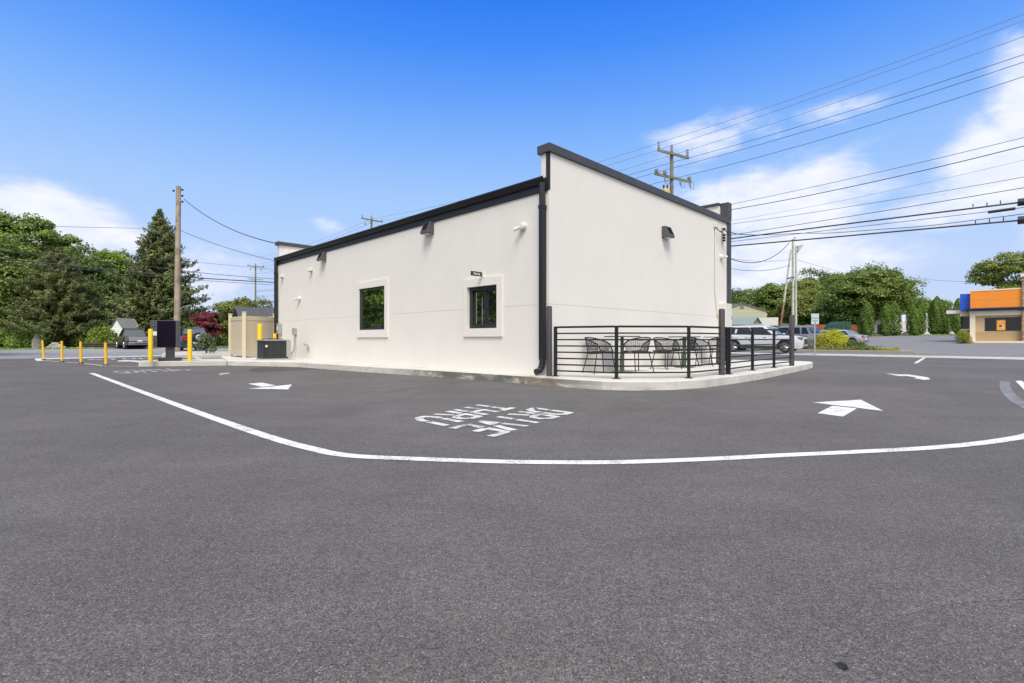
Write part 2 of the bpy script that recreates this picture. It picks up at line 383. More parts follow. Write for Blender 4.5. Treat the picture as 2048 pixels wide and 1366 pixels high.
# ------------------------------------------------------------------ mesh builder
class MB:
    def __init__(s, T=None): s.v = []; s.f = []; s.T = T
    def add(s, vs, fs):
        o = len(s.v)
        for p in vs:
            p = Vector(p); s.v.append(tuple(s.T @ p) if s.T else tuple(p))
        s.f += [tuple(i + o for i in f) for f in fs]
    def box(s, x0, x1, y0, y1, z0, z1):
        x0, x1 = min(x0, x1), max(x0, x1); y0, y1 = min(y0, y1), max(y0, y1); z0, z1 = min(z0, z1), max(z0, z1)
        s.add([(x0, y0, z0), (x1, y0, z0), (x1, y1, z0), (x0, y1, z0), (x0, y0, z1), (x1, y0, z1), (x1, y1, z1), (x0, y1, z1)],
              [(0, 3, 2, 1), (4, 5, 6, 7), (0, 1, 5, 4), (1, 2, 6, 5), (2, 3, 7, 6), (3, 0, 4, 7)]); return s
    def cbox(s, c, size, rot=None):
        m = (rot.to_matrix() if rot else Matrix.Identity(3)); c = Vector(c); h = Vector(size) / 2
        vs = [c + m @ Vector((a * h.x, b * h.y, d * h.z)) for d in (-1, 1) for a, b in ((-1, -1), (1, -1), (1, 1), (-1, 1))]
        s.add(vs, [(0, 3, 2, 1), (4, 5, 6, 7), (0, 1, 5, 4), (1, 2, 6, 5), (2, 3, 7, 6), (3, 0, 4, 7)]); return s
    def prism(s, poly, z0, z1):
        n = len(poly)
        a = sum(poly[i][0] * poly[(i + 1) % n][1] - poly[(i + 1) % n][0] * poly[i][1] for i in range(n))
        if a < 0: poly = poly[::-1]
        s.add([(p[0], p[1], z0) for p in poly] + [(p[0], p[1], z1) for p in poly],
              [tuple(range(n))[::-1], tuple(range(n, 2 * n))] + [(i, (i + 1) % n, n + (i + 1) % n, n + i) for i in range(n)]); return s
    def sideprism(s, poly, a0, a1, axis='y'):     # poly in (x,z) swept along y, or (y,z) swept along x
        n = len(poly); mk = (lambda p, a: (p[0], a, p[1])) if axis == 'y' else (lambda p, a: (a, p[0], p[1]))
        s.add([mk(p, a0) for p in poly] + [mk(p, a1) for p in poly],
              [tuple(range(n)), tuple(range(n, 2 * n))[::-1]] + [(i, n + i, n + (i + 1) % n, (i + 1) % n) for i in range(n)]); return s
    def tube(s, pts, r, n=6, r2=None, cap=True):
        pts = [Vector(p) for p in pts]; m = len(pts); vs = []
        for i, p in enumerate(pts):
            t = (pts[min(i + 1, m - 1)] - pts[max(i - 1, 0)]).normalized()
            if i == 0:
                a = t.cross(Vector((0, 0, 1)))
                if a.length < 1e-3: a = t.cross(Vector((1, 0, 0)))
            else:
                a = a - t * a.dot(t)
                if a.length < 1e-6: a = t.cross(Vector((0, 1, 0)))
            a.normalize(); b = t.cross(a)
            rr = r if r2 is None else r + (r2 - r) * i / (m - 1)
            vs += [p + (a * math.cos(2 * math.pi * k / n) + b * math.sin(2 * math.pi * k / n)) * rr for k in range(n)]
        fs = [(i * n + k, i * n + (k + 1) % n, (i + 1) * n + (k + 1) % n, (i + 1) * n + k) for i in range(m - 1) for k in range(n)]
        if cap: fs += [tuple(range(n))[::-1], tuple(range((m - 1) * n, m * n))]
        s.add(vs, fs); return s
    def lathe(s, prof, c=(0, 0, 0), n=24, axis='z'):
        vs = []; m = len(prof)
        for r, z in prof:
            for k in range(n):
                a = 2 * math.pi * k / n; p = (r * math.cos(a), r * math.sin(a), z)
                if axis == 'y': p = (p[0], p[2], p[1])
                if axis == 'x': p = (p[2], p[0], p[1])
                vs.append((p[0] + c[0], p[1] + c[1], p[2] + c[2]))
        fs = [(i * n + k, i * n + (k + 1) % n, (i + 1) * n + (k + 1) % n, (i + 1) * n + k) for i in range(m - 1) for k in range(n)]
        fs += [tuple(range(n))[::-1], tuple(range((m - 1) * n, m * n))]
        s.add(vs, fs); return s
    def build(s, name, m, parent=None, smooth=False, bevel=0, seg=2, loc=None, rotz=0):
        me = bpy.data.meshes.new(name); me.from_pydata(s.v, [], s.f); me.materials.append(m); me.validate(); me.update()
        import bmesh
        b = bmesh.new(); b.from_mesh(me); bmesh.ops.recalc_face_normals(b, faces=b.faces); b.to_mesh(me); b.free()
        if smooth:
            me.polygons.foreach_set('use_smooth', [True] * len(me.polygons))
            try: me.set_sharp_from_angle(angle=R(38))
            except Exception: pass
        o = bpy.data.objects.new(name, me); COL.objects.link(o)
        if parent: o.parent = parent
        if loc is not None: o.location = loc
        o.rotation_euler.z = rotz
        if bevel:
            md = o.modifiers.new('bevel', 'BEVEL'); md.width = bevel; md.segments = seg; md.limit_method = 'ANGLE'; md.angle_limit = R(40)
            md.harden_normals = False
        return o

def tag(o, label, cat, group=None):
    o['label'] = label; o['category'] = cat
    if group: o['group'] = group
    return o
def struct(o, kind='structure'): o['kind'] = kind; return o
def thing(name, label, cat, loc=(0, 0, 0), rotz=0, group=None):
    o = bpy.data.objects.new(name, None); COL.objects.link(o); o.empty_display_size = .2
    o.location = loc; o.rotation_euler = (0, 0, rotz); return tag(o, label, cat, group)
def dup(root, loc, rotz, label, group=None):
    def cp(o, par):
        c = o.copy(); COL.objects.link(c); c.parent = par
        for ch in kids.get(o.name, []): cp(ch, c)
        return c
    kids = {}
    for o in bpy.data.objects:
        if o.parent: kids.setdefault(o.parent.name, []).append(o)
    r = cp(root, None); r.location = loc; r.rotation_euler = (0, 0, rotz); r['label'] = label
    if group: r['group'] = group
    return r
def quads(name, P, m, parent=None):              # P: (n,4,3) array -> one mesh of loose quads
    n = len(P); me = bpy.data.meshes.new(name)
    me.vertices.add(n * 4); me.vertices.foreach_set('co', P.reshape(-1).astype(np.float32))
    me.loops.add(n * 4); me.loops.foreach_set('vertex_index', np.arange(n * 4, dtype=np.int32))
    me.polygons.add(n); me.polygons.foreach_set('loop_start', np.arange(0, n * 4, 4, dtype=np.int32))
    try: me.polygons.foreach_set('loop_total', np.full(n, 4, dtype=np.int32))
    except Exception: pass
    me.materials.append(m); me.update(calc_edges=True)
    o = bpy.data.objects.new(name, me); COL.objects.link(o)
    if parent: o.parent = parent
    return o
def sheet(name, poly, z, m):                      # flat sheet of any outline
    me = bpy.data.meshes.new(name); me.from_pydata([(p[0], p[1], z) for p in poly], [], [tuple(range(len(poly)))])
    me.materials.append(m); me.update()
    import bmesh
    b = bmesh.new(); b.from_mesh(me)
    for f in b.faces:
        f.normal_update()
        if f.normal.z < 0: f.normal_flip()
    bmesh.ops.triangulate(b, faces=b.faces); b.to_mesh(me); b.free()
    o = bpy.data.objects.new(name, me); COL.objects.link(o); return o
def vgrid(name, us, vs, dz, m):                   # sheet that follows the rise beyond the street
    mb = MB(); n = len(vs)
    mb.v = [tuple(UV(u, v, hgt(v) + dz)) for u in us for v in vs]
    mb.f = [(i * n + j, (i + 1) * n + j, (i + 1) * n + j + 1, i * n + j + 1) for i in range(len(us) - 1) for j in range(n - 1)]
    o = mb.build(name, m)
    return o
def catmull(pts, k=10):
    pts = [Vector(p) for p in pts]; out = []
    q = [pts[0] * 2 - pts[1]] + pts + [pts[-1] * 2 - pts[-2]]
    for i in range(1, len(q) - 2):
        for j in range(k):
            t = j / k; a, b, c, d = q[i - 1], q[i], q[i + 1], q[i + 2]
            out.append(.5 * ((2 * b) + (c - a) * t + (2 * a - 5 * b + 4 * c - d) * t * t + (3 * b - a - 3 * c + d) * t ** 3))
    out.append(pts[-1]); return out
def ribbon(name, pts, wid, z, m):
    mb = MB(); n = len(pts)
    for i, p in enumerate(pts):
        t = (pts[min(i + 1, n - 1)] - pts[max(i - 1, 0)]); t.z = 0; t.normalize(); s_ = Vector((-t.y, t.x, 0)) * wid / 2
        mb.v += [(p.x + s_.x, p.y + s_.y, z), (p.x - s_.x, p.y - s_.y, z)]
    mb.f = [(2 * i, 2 * i + 1, 2 * i + 3, 2 * i + 2) for i in range(n - 1)]
    return mb.build(name, m)

# ------------------------------------------------------------------ the ground
VN = [-2500, -400, -100, 40, 62, 84, 120, 400, 2500]; UN = [-2500, -400, -100, 0, 100, 400, 2500]
struct(vgrid('ground', UN, VN, -.03, M['grass']))
struct(sheet('asphalt_lot', [UV(-60, -45), UV(30.2, -45), UV(30.2, 36), UV(-60, 36)], 0.0, M['asphalt']))
struct(sheet('side_road', [UV(30.2, -80), UV(40.5, -80), UV(40.5, 90), UV(30.2, 90)], -.004, M['road']))
struct(sheet('gravel_lot', [UV(40.5, -80), UV(56.5, -80), UV(57.5, 70), UV(40.5, 70)], -.008, M['gravel']))
struct(vgrid('street', [-90, 30.2], [29.8, 37.5], .004, M['lot2']))
struct(vgrid('far_lot', [-90, 22], [37.5, 40, 62, 83], .003, M['lot2']))
# island across the street with its tan kerb
isl = [UV(4.2, 37.5), UV(24, 37.5), UV(24, 41.5), UV(7, 41.5), UV(4.6, 39.3)]
struct(MB().prism([(p.x, p.y) for p in isl], .0, .15).build('kerb_island', M['kerb2'], bevel=.02))
struct(MB().prism([tuple(UV(u, v).xy) for u, v in ((2.6, 37.3), (4.1, 37.3), (4.4, 38.2), (3.2, 38.0))], .0, .05).build('kerb_apron', M['kerb2']))
# low far ridge
mb = MB(); NR = 160
for i in range(NR + 1):
    a = -math.pi * .42 + i / NR * math.pi * .84
    h = 44 + 9 * math.sin(a * 5.1 + 1) + 5 * math.sin(a * 17) + 3 * math.sin(a * 43 + 2) + random.uniform(-1.2, 1.2)
    for rr, hh in ((560, -1), (700, h * .8), (820, h), (1100, -1)): mb.v.append((math.sin(a) * rr, math.cos(a) * rr, hh))
mb.f = [(i * 4 + j, (i + 1) * 4 + j, (i + 1) * 4 + j + 1, i * 4 + j + 1) for i in range(NR) for j in range(3)]
struct(mb.build('hills', M['hill'], smooth=True))

# ------------------------------------------------------------------ painted markings
c = [G(*p) for p in [(183, 746.5), (300, 790), (420, 834), (540, 875), (620, 897), (700, 912), (860, 919.5), (1000, 924), (1110, 925.5), (1240, 925), (1400, 919.5), (1560, 911.5), (1720, 904), (1850, 897), (1960, 887), (2050, 873)]]
c += [c[-1] + Vector((.45, .30, 0)), c[-1] + Vector((1.0, .75, 0))]
struct(ribbon('lane_line', catmull(c, 8), .105, .004, M['paint']))
struct(sheet('lane_line', [G(2031, 762), G(2044, 762), G(2085, 800), G(2066, 800)], .004, M['paint']))
g_ = catmull([G(2009, 762), G(2011, 776), G(2020, 790), G(2038, 805), G(2070, 822)], 6)
struct(ribbon('faded_line', g_, .14, .003, M['ghost']))
struct(MB().prism([tuple(UV(u, v).xy) for u, v in ((-60, 29.5), (30.2, 29.5), (30.2, 30.05), (-60, 30.05))], -.02, .07).build('street_kerb', M['whitek'], bevel=.015))
struct(sheet('stall_line', [G(1846, 715.5), G(1852, 715.5), G(1835, 726.6), G(1827, 726.6)], .004, M['paint']))
struct(sheet('gore_line', [G(70, 717.3), G(330, 710.8), G(330, 712), G(82, 718.8), G(86, 721.8), G(74, 722.0), G(70, 720)], .004, M['paint']))
struct(ribbon('gore_line', [G(78, 720.5), G(160, 726.3), G(210, 731.8), G(279, 733.2)], .07, .0045, M['painty']))
struct(sheet('gore_arrow', [G(235, 721.6), G(252, 720.4), G(300, 722.6), G(330, 724.5), G(276, 724.6), G(262, 723.0), G(236, 723.1)], .004, M['paint']))
struct(sheet('stop_bar', [G(368, 711.5), G(374, 711.3), G(406, 717.8), G(398, 718.2)], .004, M['paint']))
struct(sheet('lane_dash', [G(437, 748.2), G(458, 745.4), G(460, 746.3), G(441, 749.6)], .004, M['paintw']))
struct(sheet('turn_arrow', [G(1771, 747.0), G(1795, 749.0), G(1818, 749.3), G(1842, 752.8), G(1856, 755.2), G(1861, 758.8), G(1848, 760.2), G(1836, 757.8), G(1828, 757.2), G(1833, 755.3), G(1815, 752.3), G(1797, 752.2)], .004, M['paint']))
# straight arrows: head and stem with the stencil gap between
def flat(name, polys, z, m):
    mb = MB()
    for poly in polys:
        n = len(poly); o = len(mb.v); mb.v += [(p[0], p[1], z) for p in poly]
        a = sum(poly[i][0] * poly[(i + 1) % n][1] - poly[(i + 1) % n][0] * poly[i][1] for i in range(n))
        idx = list(range(o, o + n)); mb.f.append(tuple(idx if a > 0 else idx[::-1]))
    me = bpy.data.meshes.new(name); me.from_pydata(mb.v, [], mb.f); me.materials.append(m); me.update()
    o = bpy.data.objects.new(name, me); COL.objects.link(o); return o
zo = lambda x, y: G(1560 + x / 4.197, 700 + y / 4.197)
struct(flat('lane_arrow', [[zo(270, 442), zo(678, 419), zo(868, 514)], [zo(440, 470), zo(645, 493), zo(528, 562), zo(315, 533)]], .004, M['paint']))
zo = lambda x, y: G(470 + x / 5.689, 700 + y / 5.689)
struct(flat('lane_arrow', [[zo(149, 443), zo(648, 394), zo(605, 450)], [zo(149, 386), zo(305, 373), zo(465, 404), zo(305, 421)]], .004, M['paint']))
# stencilled words
LET = {
 'D': [[(0, 0), (0, 1)], [(0, 1), (.55, 1), (.9, .8), (.9, .2), (.55, 0), (0, 0)]],
 'R': [[(0, 0), (0, 1)], [(0, 1), (.6, 1), (.9, .85), (.9, .66), (.6, .54), (.15, .54)], [(.45, .5), (.92, 0)]],
 'I': [[(.45, 0), (.45, 1)]],
 'V': [[(0, 1), (.45, 0)], [(.9, 1), (.45, 0)]],
 'E': [[(0, 0), (0, 1)], [(.08, 1), (.9, 1)], [(.2, .53), (.7, .53)], [(.08, 0), (.9, 0)]],
 'T': [[(.45, 0), (.45, .9)], [(0, 1), (.9, 1)]],
 'H': [[(0, 0), (0, 1)], [(.9, 0), (.9, 1)], [(.15, .53), (.75, .53)]],
 'U': [[(0, 1), (0, .25), (.25, 0), (.65, 0), (.9, .25), (.9, 1)]],
 'S': [[(.9, .82), (.65, 1), (.25, 1), (0, .8), (.12, .58), (.78, .42), (.9, .2), (.65, 0), (.25, 0), (0, .18)]],
 'O': [[(.25, 0), (0, .25), (0, .75), (.25, 1), (.65, 1), (.9, .75), (.9, .25), (.65, 0), (.25, 0)]],
 'P': [[(0, 0), (0, 1)], [(0, 1), (.6, 1), (.9, .85), (.9, .62), (.6, .48), (.15, .48)]],
}
def stencil(word, org, right, up, cw, ch, gap, sw=.062):
    polys = []
    for i, chx in enumerate(word):
        for st in LET[chx]:
            for (a, b) in zip(st[:-1], st[1:]):
                segs = [(a, b)]
                lo, hi = .41, .49
                if (a[1] - lo) * (b[1] - lo) < 0 and abs(a[1] - b[1]) > .25:
                    def pt(y): t = (y - a[1]) / (b[1] - a[1]); return (a[0] + (b[0] - a[0]) * t, y)
                    segs = [(a, pt(hi)), (pt(lo), b)] if a[1] > b[1] else [(a, pt(lo)), (pt(hi), b)]
                for p, q in segs:
                    k0_ = 0 if (len(segs) == 2 and p is segs[1][0]) else 1; k1_ = 0 if (len(segs) == 2 and q is segs[0][1]) else 1
                    P_ = org + right * (i * (cw + gap) + p[0] * cw) + up * (p[1] * ch)
                    Q_ = org + right * (i * (cw + gap) + q[0] * cw) + up * (q[1] * ch)
                    t = (Q_ - P_).normalized(); n = Vector((-t.y, t.x, 0)) * sw / 2; e = t * (sw * .25)
                    polys.append([P_ - n - e * k0_, Q_ - n + e * k1_, Q_ + n + e * k1_, P_ + n - e * k0_])
    return polys
up = -UV(1, 0)
def word_pair(du, dv, m):
    # overlapping strokes are laid a hair apart so they never share a plane
    for nm, wd, uu, vv, an, cw, gp_ in (('road_word', 'DRIVE', 4.15, 4.55, 14, .262, .086), ('road_word', 'THRU', 4.90, 4.37, 17, .275, .112)):
        rt = -UV(math.sin(R(an)), math.cos(R(an)))
        ps = stencil(wd, UV(uu + du, vv + dv), rt, up, cw, .54, gp_, .086)
        o = flat(nm, ps, .004, m)
        me = o.data
        for i, p in enumerate(me.polygons):
            for vi in p.vertices: me.vertices[vi].co.z = .004 + (i % 7) * .0004
        struct(o); o['label'] = 'white stencilled word %s on the asphalt' % wd
word_pair(0, 0, M['paintw'])
word_pair(12.2, -1.1, M['paintf'])
ps = stencil('STOP', UV(26.3, 2.3), UV(0, 1), UV(1, 0), .40, .9, .16, .11)
o = flat('road_word', ps, .004, M['paint'])
for i, p in enumerate(o.data.polygons):
    for vi in p.vertices: o.data.vertices[vi].co.z = .004 + (i % 7) * .0004
struct(o)
drk = asphalt_mat('dark_track', .052, .02); pale = asphalt_mat('pale_track', .103, .035)
struct(ribbon('tar_line', catmull([G(768, 786.5), G(815, 778), (G(870, 770)), G(905, 765.5), G(935, 763)], 5), .035, .0015, drk))
struct(ribbon('drag_mark', catmull([G(1660, 1322), G(1700, 1285), G(1752, 1250), G(1830, 1218), G(1930, 1200), G(2080, 1193)], 6), .030, .0015, pale))
struct(sheet('tar_spot', [G(1671, 1327), G(1682, 1325), G(1693, 1330), G(1698, 1338), G(1691, 1342), G(1680, 1338), G(1673, 1333)], .002, asphalt_mat('tar', .018, .0)))
# asphalt patch by the condenser and a dropped scrap of gum-like stains
struct(sheet('asphalt_patch', [G(496, 741.5), G(512, 744.6), G(640, 738.5), G(600, 734.4), G(530, 733.3), G(505, 737)], .002, asphalt_mat('patch', .062, .02)))

# ------------------------------------------------------------------ pavement slab round the building
top = [(455, 721.5), (470, 721.8), (500, 722.2), (530, 722.8), (593, 724.2), (640, 727), (716, 731.8), (830, 738.2), (950, 745.5), (1050, 752), (1113, 756.5), (1162, 759.4), (1204, 761.6),
       (1265, 763), (1347, 761.8), (1409, 758.2), (1480, 750.2), (1526, 743.8), (1579, 734.4), (1612, 728.4), (1622, 726.2), (1626, 724.6), (1622, 723.2), (1608, 722.4), (1590, 721.8)]
slab = [G(x, y, .15) for x, y in top] + [UV(U0 + 1.0, V0 + 9.6), UV(U0 + 12, V0 + 9.6), UV(U0 + 12, V0 + 8), UV(U0 + 14.8, V0 + 8), UV(U0 + 14.8, V0 + 1), Vector((-11.2, 21.6, 0)), Vector((-12.2, 21.0, 0))]
struct(MB().prism([(p.x, p.y) for p in slab], -.02, .15).build('pavement', M['concrete'], bevel=.018, seg=3))
isl = [G(x, y, .15) for x, y in ((277, 723.4), (330, 722.8), (390, 722.2))] + [Vector((-9.18, 16.15, 0)), Vector((-10.28, 17.9, 0)), G(390, 717.6, .15), G(330, 719.2, .15), G(281, 721, .15)]
struct(MB().prism([(p.x, p.y) for p in isl], -.02, .15).build('kerb_island', M['kerb'], bevel=.018, seg=3))
isl = [G(x, y, .15) for x, y in ((322, 709.6), (400, 708.8), (500, 708.4), (560, 708.2), (560, 702.6), (400, 703), (340, 703.2), (328, 705))]
struct(MB().prism([(p.x, p.y) for p in isl], -.02, .15).build('kerb_island', M['kerb'], bevel=.018, seg=3))

# ------------------------------------------------------------------ the building
Z0 = .15; HP = 4.63; HG = 3.99; LL = 14.0; LR = RW(1455.5); HF = 5.12
B = thing('restaurant_building', 'cream stucco single-storey building with dark metal copings, gutter and two side windows', 'building', (CX, CY, 0), R(45))
# local x runs along the right wall toward the street, local y along the left wall away from the camera
w1 = dict(a=LW(771), b=LW(720), z0=LW(769, 659)[1], z1=LW(769, 571.5)[1], ta=LW(777), tb=LW(715.5), tz0=LW(777, 674.5)[1], tz1=LW(777, 556.5)[1])
w2 = dict(a=LW(995.5), b=LW(936), z0=LW(992, 656)[1], z1=LW(992, 569)[1], ta=LW(1005.5), tb=LW(929), tz0=LW(1005.5, 673)[1], tz1=LW(1005.5, 550.7)[1])
JZ = 1.53
mb = MB()
# left wall: slabs around two openings, split at the control joint (a 7 mm groove)
def wall_strip(y0, y1, z0, z1):
    g = .003
    if z0 < JZ < z1:
        mb.box(0, .2, y0, y1, z0, JZ - g); mb.box(.007, .2, y0, y1, JZ - g, JZ + g); mb.box(0, .2, y0, y1, JZ + g, z1)
    else: mb.box(0, .2, y0, y1, z0, z1)
wall_strip(.2, w2['a'], Z0, HG - .1)
wall_strip(w2['b'], w1['a'], Z0, HG - .1)
wall_strip(w1['b'], LL, Z0, HG - .1)
for w_ in (w1, w2):
    mb.box(0, .2, w_['a'], w_['b'], Z0, w_['z0']); mb.box(0, .2, w_['a'], w_['b'], w_['z1'], HG - .1)
mb.build('wall', M['stucco'], B)
mb = MB(); g = .003
mb.box(0, LR, 0, .2, Z0, JZ - g); mb.box(.007, LR, .007, .2, JZ - g, JZ + g); mb.box(0, LR, 0, .2, JZ + g, HP - .13)
mb.build('wall', M['stucco'], B)
MB().box(.2, LR, LL - .2, LL, Z0, HP - .12).build('wall', M['stucco'], B)
MB().box(LR - .2, LR, .2, LL - .2, Z0, HF - .08).build('wall', M['stucco'], B)
MB().box(.2, LR - .2, .2, LL - .2, 3.6, 3.78).build('roof', M['roof'], B)
MB().box(.02, LR + .2, LL - .19, LL - .003, HG - .1, HP - .12).build('parapet', M['whitep'], B)
# copings
CP = .165
mb = MB(); mb.box(-.05, LR + .06, -.05, .27, HP - CP, HP); o = mb.build('coping', M['coping'], B, bevel=.006)
for k in (2.9, 6.2): MB().box(k, k + .012, -.054, .274, HP - CP - .002, HP + .003).build('coping_joint', M['coping'], o)
MB().box(-.06, LR, LL - .26, LL + .05, HP - .13, HP).build('coping', M['coping'], B, bevel=.006)
MB().box(LR - .26, LR + .05, .18, LL - .3, HF - .07, HF).build('coping', M['coping'], B, bevel=.006)
# end of the street front: tall dark return with a white inner face
MB().box(LR - .10, LR + .17, -.056, .178, HP - CP - .02 + .188, HF + .002).build('corner_return', M['coping'], B, bevel=.004)
MB().box(LR - .09, LR + .02, -.03, .1, Z0, HP - CP).build('corner_trim', M['coping'], B, bevel=.004)
MB().box(LR + .02, LR + .17, -.045, .18, Z0, HP + .017).build('corner_trim', M['coping'], B, bevel=.004)
MB().box(-.012, .03, -.006, .07, HG - .25, HP - CP).build('corner_flashing', M['dark'], B)
# base: the stucco stops above the slab
MB().box(-.006, .1, .05, LL, Z0, Z0 + .035).build('base_strip', M['trimw'], B)
# fascia and gutter along the eaves
MB().box(-.028, 0.0, .02, LL - .02, HG - .27, HG - .11).build('fascia', M['dark'], B, bevel=.003)
gp = [(-.002, HG), (-.002, HG - .125), (-.075, HG - .125), (-.10, HG - .085), (-.125, HG - .03), (-.135, HG - .03), (-.135, HG), (-.12, HG), (-.118, HG - .02), (-.08, HG - .11), (-.02, HG - .11), (-.02, HG)]
mb = MB(); mb.sideprism(gp, .05, LL - .02); mb.build('gutter', M['gutter'], B)
MB().sideprism([(-.03, HG - .125), (-.03, HG - .265), (-.006, HG - .265), (-.006, HG - .125)], .02, LL - .02).build('drip_edge', M['gutter'], B)
# downspouts
def downspout(y, kick):
    d = .105
    mb = MB(); mb.box(-.135 - .0, -.03, y - .055, y + .055, .45, HG - .55)
    mb.build('downspout', M['gutter'], B, bevel=.008)
    mb = MB()
    pts = [(-.085, y, HG - .12), (-.09, y, HG - .3), (-.083, y, HG - .56)]
    mb.tube(pts, .062, 8); ob = mb.build('downspout_outlet', M['gutter'], B)
    MB().box(-.141, -.024, y - .061, y + .061, HG - .62, HG - .55).build('downspout_collar', M['gutter'], B)
    if kick:
        mb = MB(); mb.tube([(-.083, y, .52), (-.083, y + .00, .38), (-.10, y + .01, .30), (-.15, y + .02, .235), (-.24, y + .03, .215)], .062, 10)
        mb.build('downspout_elbow', M['gutter'], B, smooth=True)
        for i, (a, b) in enumerate(((.36, .0), (.31, -.02))): MB().lathe([(.066, -.008), (.066, .008)], (-.09 + b, y, a), 10).build('elbow_ring', M['black'], B)
downspout(LW(1090.5), True); downspout(LL - .12, False)
# windows
def window(w_, slider):
    a, b, z0, z1 = w_['a'], w_['b'], w_['z0'], w_['z1']
    mb = MB(); x = -.038
    mb.box(x, .0, w_['ta'], a, w_['tz0'], w_['tz1']); mb.box(x, .0, b, w_['tb'], w_['tz0'], w_['tz1'])
    mb.box(x, .0, a, b, w_['tz0'], z0); mb.box(x, .0, a, b, z1, w_['tz1'])
    mb.build('window_trim', M['trimw'], B)
    W = thing('window', '', 'w'); 
    for k in ('label', 'category'): del W[k]
    W.parent = B
    f = .055 if not slider else .085; d0 = -.012 if not slider else .045
    mb = MB(); mb.box(d0, .13, a, a + f, z0, z1); mb.box(d0, .13, b - f, b, z0, z1); mb.box(d0, .13, a + f, b - f, z0, z0 + f); mb.box(d0, .13, a + f, b - f, z1 - f, z1)
    mb.build('frame', M['black'], W, bevel=.003)
    if slider:
        m_ = a + (b - a) * .47
        MB().box(d0 + .01, .12, m_ - .035, m_ + .035, z0 + f, z1 - f).build('mullion', M['dark'], W)
        mb = MB(); q = .03
        for (p0, p1, xx) in ((a + f, m_ - .035, .07), (m_ + .035, b - f, .10)):
            mb.box(xx, xx + .02, p0, p0 + q, z0 + f, z1 - f); mb.box(xx, xx + .02, p1 - q, p1, z0 + f, z1 - f)
            mb.box(xx, xx + .02, p0 + q, p1 - q, z0 + f, z0 + f + q); mb.box(xx, xx + .02, p0 + q, p1 - q, z1 - f - q, z1 - f)
        mb.build('sash', M['dark'], W)
        MB().box(.085, .092, a + f + q, m_ - .035 - q, z0 + f + q, z1 - f - q).build('pane', M['glass'], W)
        MB().box(.112, .119, m_ + .035 + q, b - f - q, z0 + f + q, z1 - f - q).build('pane', M['glass'], W)
        MB().box(.06, .066, b - f - .34, b - f - .325, z0 + f, z1 - f - .15).build('handle', M['galv'], W)
    else:
        MB().box(.03, .04, a + f, b - f, z0 + f, z1 - f).build('pane', M['glass'], W)
    MB().box(.16, .19, a, b, z0, z1).build('backing', M['black'], W)
    W.name = 'window'
window(w1, False); window(w2, True)

# ------------------------------------------------------------------ text helper
def text_mesh(name, s, size, m, parent=None, thick=.002):
    cu = bpy.data.curves.new(name, 'FONT'); cu.body = s; cu.size = size; cu.align_x = 'CENTER'; cu.align_y = 'CENTER'; cu.extrude = thick / 2; cu.offset = size * .035
    t = bpy.data.objects.new(name, cu); COL.objects.link(t)
    dg = bpy.context.evaluated_depsgraph_get(); me = bpy.data.meshes.new_from_object(t.evaluated_get(dg)); bpy.data.objects.remove(t)
    me.materials.clear(); me.materials.append(m)
    o = bpy.data.objects.new(name, me); COL.objects.link(o)
    if parent: o.parent = parent
    return o

# ------------------------------------------------------------------ things fixed on the walls
def onleft(px, py):
    t, z = LW(px, py); p = Vector((CX - Q * t, CY + Q * t, z)); return p
def onright(px, py):
    t, z = RW(px, py); return Vector((CX + Q * t, CY + Q * t, z))
# local frame of a wall thing: -Y points out of the wall, X to the right as seen from outside
RL, RR_ = R(-45), R(45)
def wall_light(label, loc, rz):
    t = thing('wall_light', label, 'wall light', loc, rz, 'dark wedge lights on the walls')
    prof = [(0, -.14), (0, .15), (-.10, .15), (-.205, -.075), (-.205, -.14)]
    MB().sideprism(prof, -.15, .15, axis='x').build('housing', M['bronze'], t, bevel=.008)
    d = Vector((0, -.105, -.225)).normalized(); n = Vector((0, -.25, .13)).normalized() if False else Vector((0, -.906, .423))
    c0 = Vector((0, -.10, .15)) + d * .12
    mb = MB(); mb.cbox(c0 + n * .004, (.20, .008, .20), Euler((-math.atan2(.423, .906), 0, 0))); mb.build('louvre', M['matte'], t)
    MB().box(-.11, .11, -.18, -.03, -.147, -.141).build('lens', M['white'], t)
    return t
L1 = wall_light('dark wedge wall light between the two side windows, above the wall', onleft(861, 458), RL)
L1['label'] = 'dark wedge wall light high on the side wall left of the pick-up window'
dup(L1, onleft(649, 514), RL, 'dark wedge wall light on the side wall near its far end, under the gutter')
dup(L1, onright(1329, 466), RR_, 'dark wedge wall light on the patio wall above the round tables')
def camera_(label, loc, rz, aim, arm=.11, flipped=False):
    t = thing('security_camera', label, 'security camera', loc, rz, 'white security cameras on the walls')
    MB().lathe([(.078, 0), (.078, -.06), (.06, -.085), (.02, -.095)], (0, 0, 0), 14, 'y').build('mount', M['white'], t, smooth=True)
    a = Vector((0, -.07, 0)); b = a + Vector(aim).normalized() * .06
    e = b + Vector(aim).normalized() * arm
    MB().tube([a, b], .022, 8).build('arm', M['white'], t)
    o = MB().tube([b, b + (e - b) * .5, e], .034, 12).build('camera_body', M['whitep'], t, smooth=True)
    MB().tube([e, e + (e - b).normalized() * .006], .026, 10).build('lens', M['black'], t)
    return t
camera_('white bullet camera on the side wall near the downspout corner', onleft(1048, 453.5), RL, (-.95, -.6, -.5))
camera_('white bullet camera low on the side wall near the far end', onleft(600, 597), RL, (-.9, -.5, -.25), .13)
camera_('white bullet camera near the street end of the patio wall', onright(1441, 514), RR_, (.9, -.5, .05), .10)
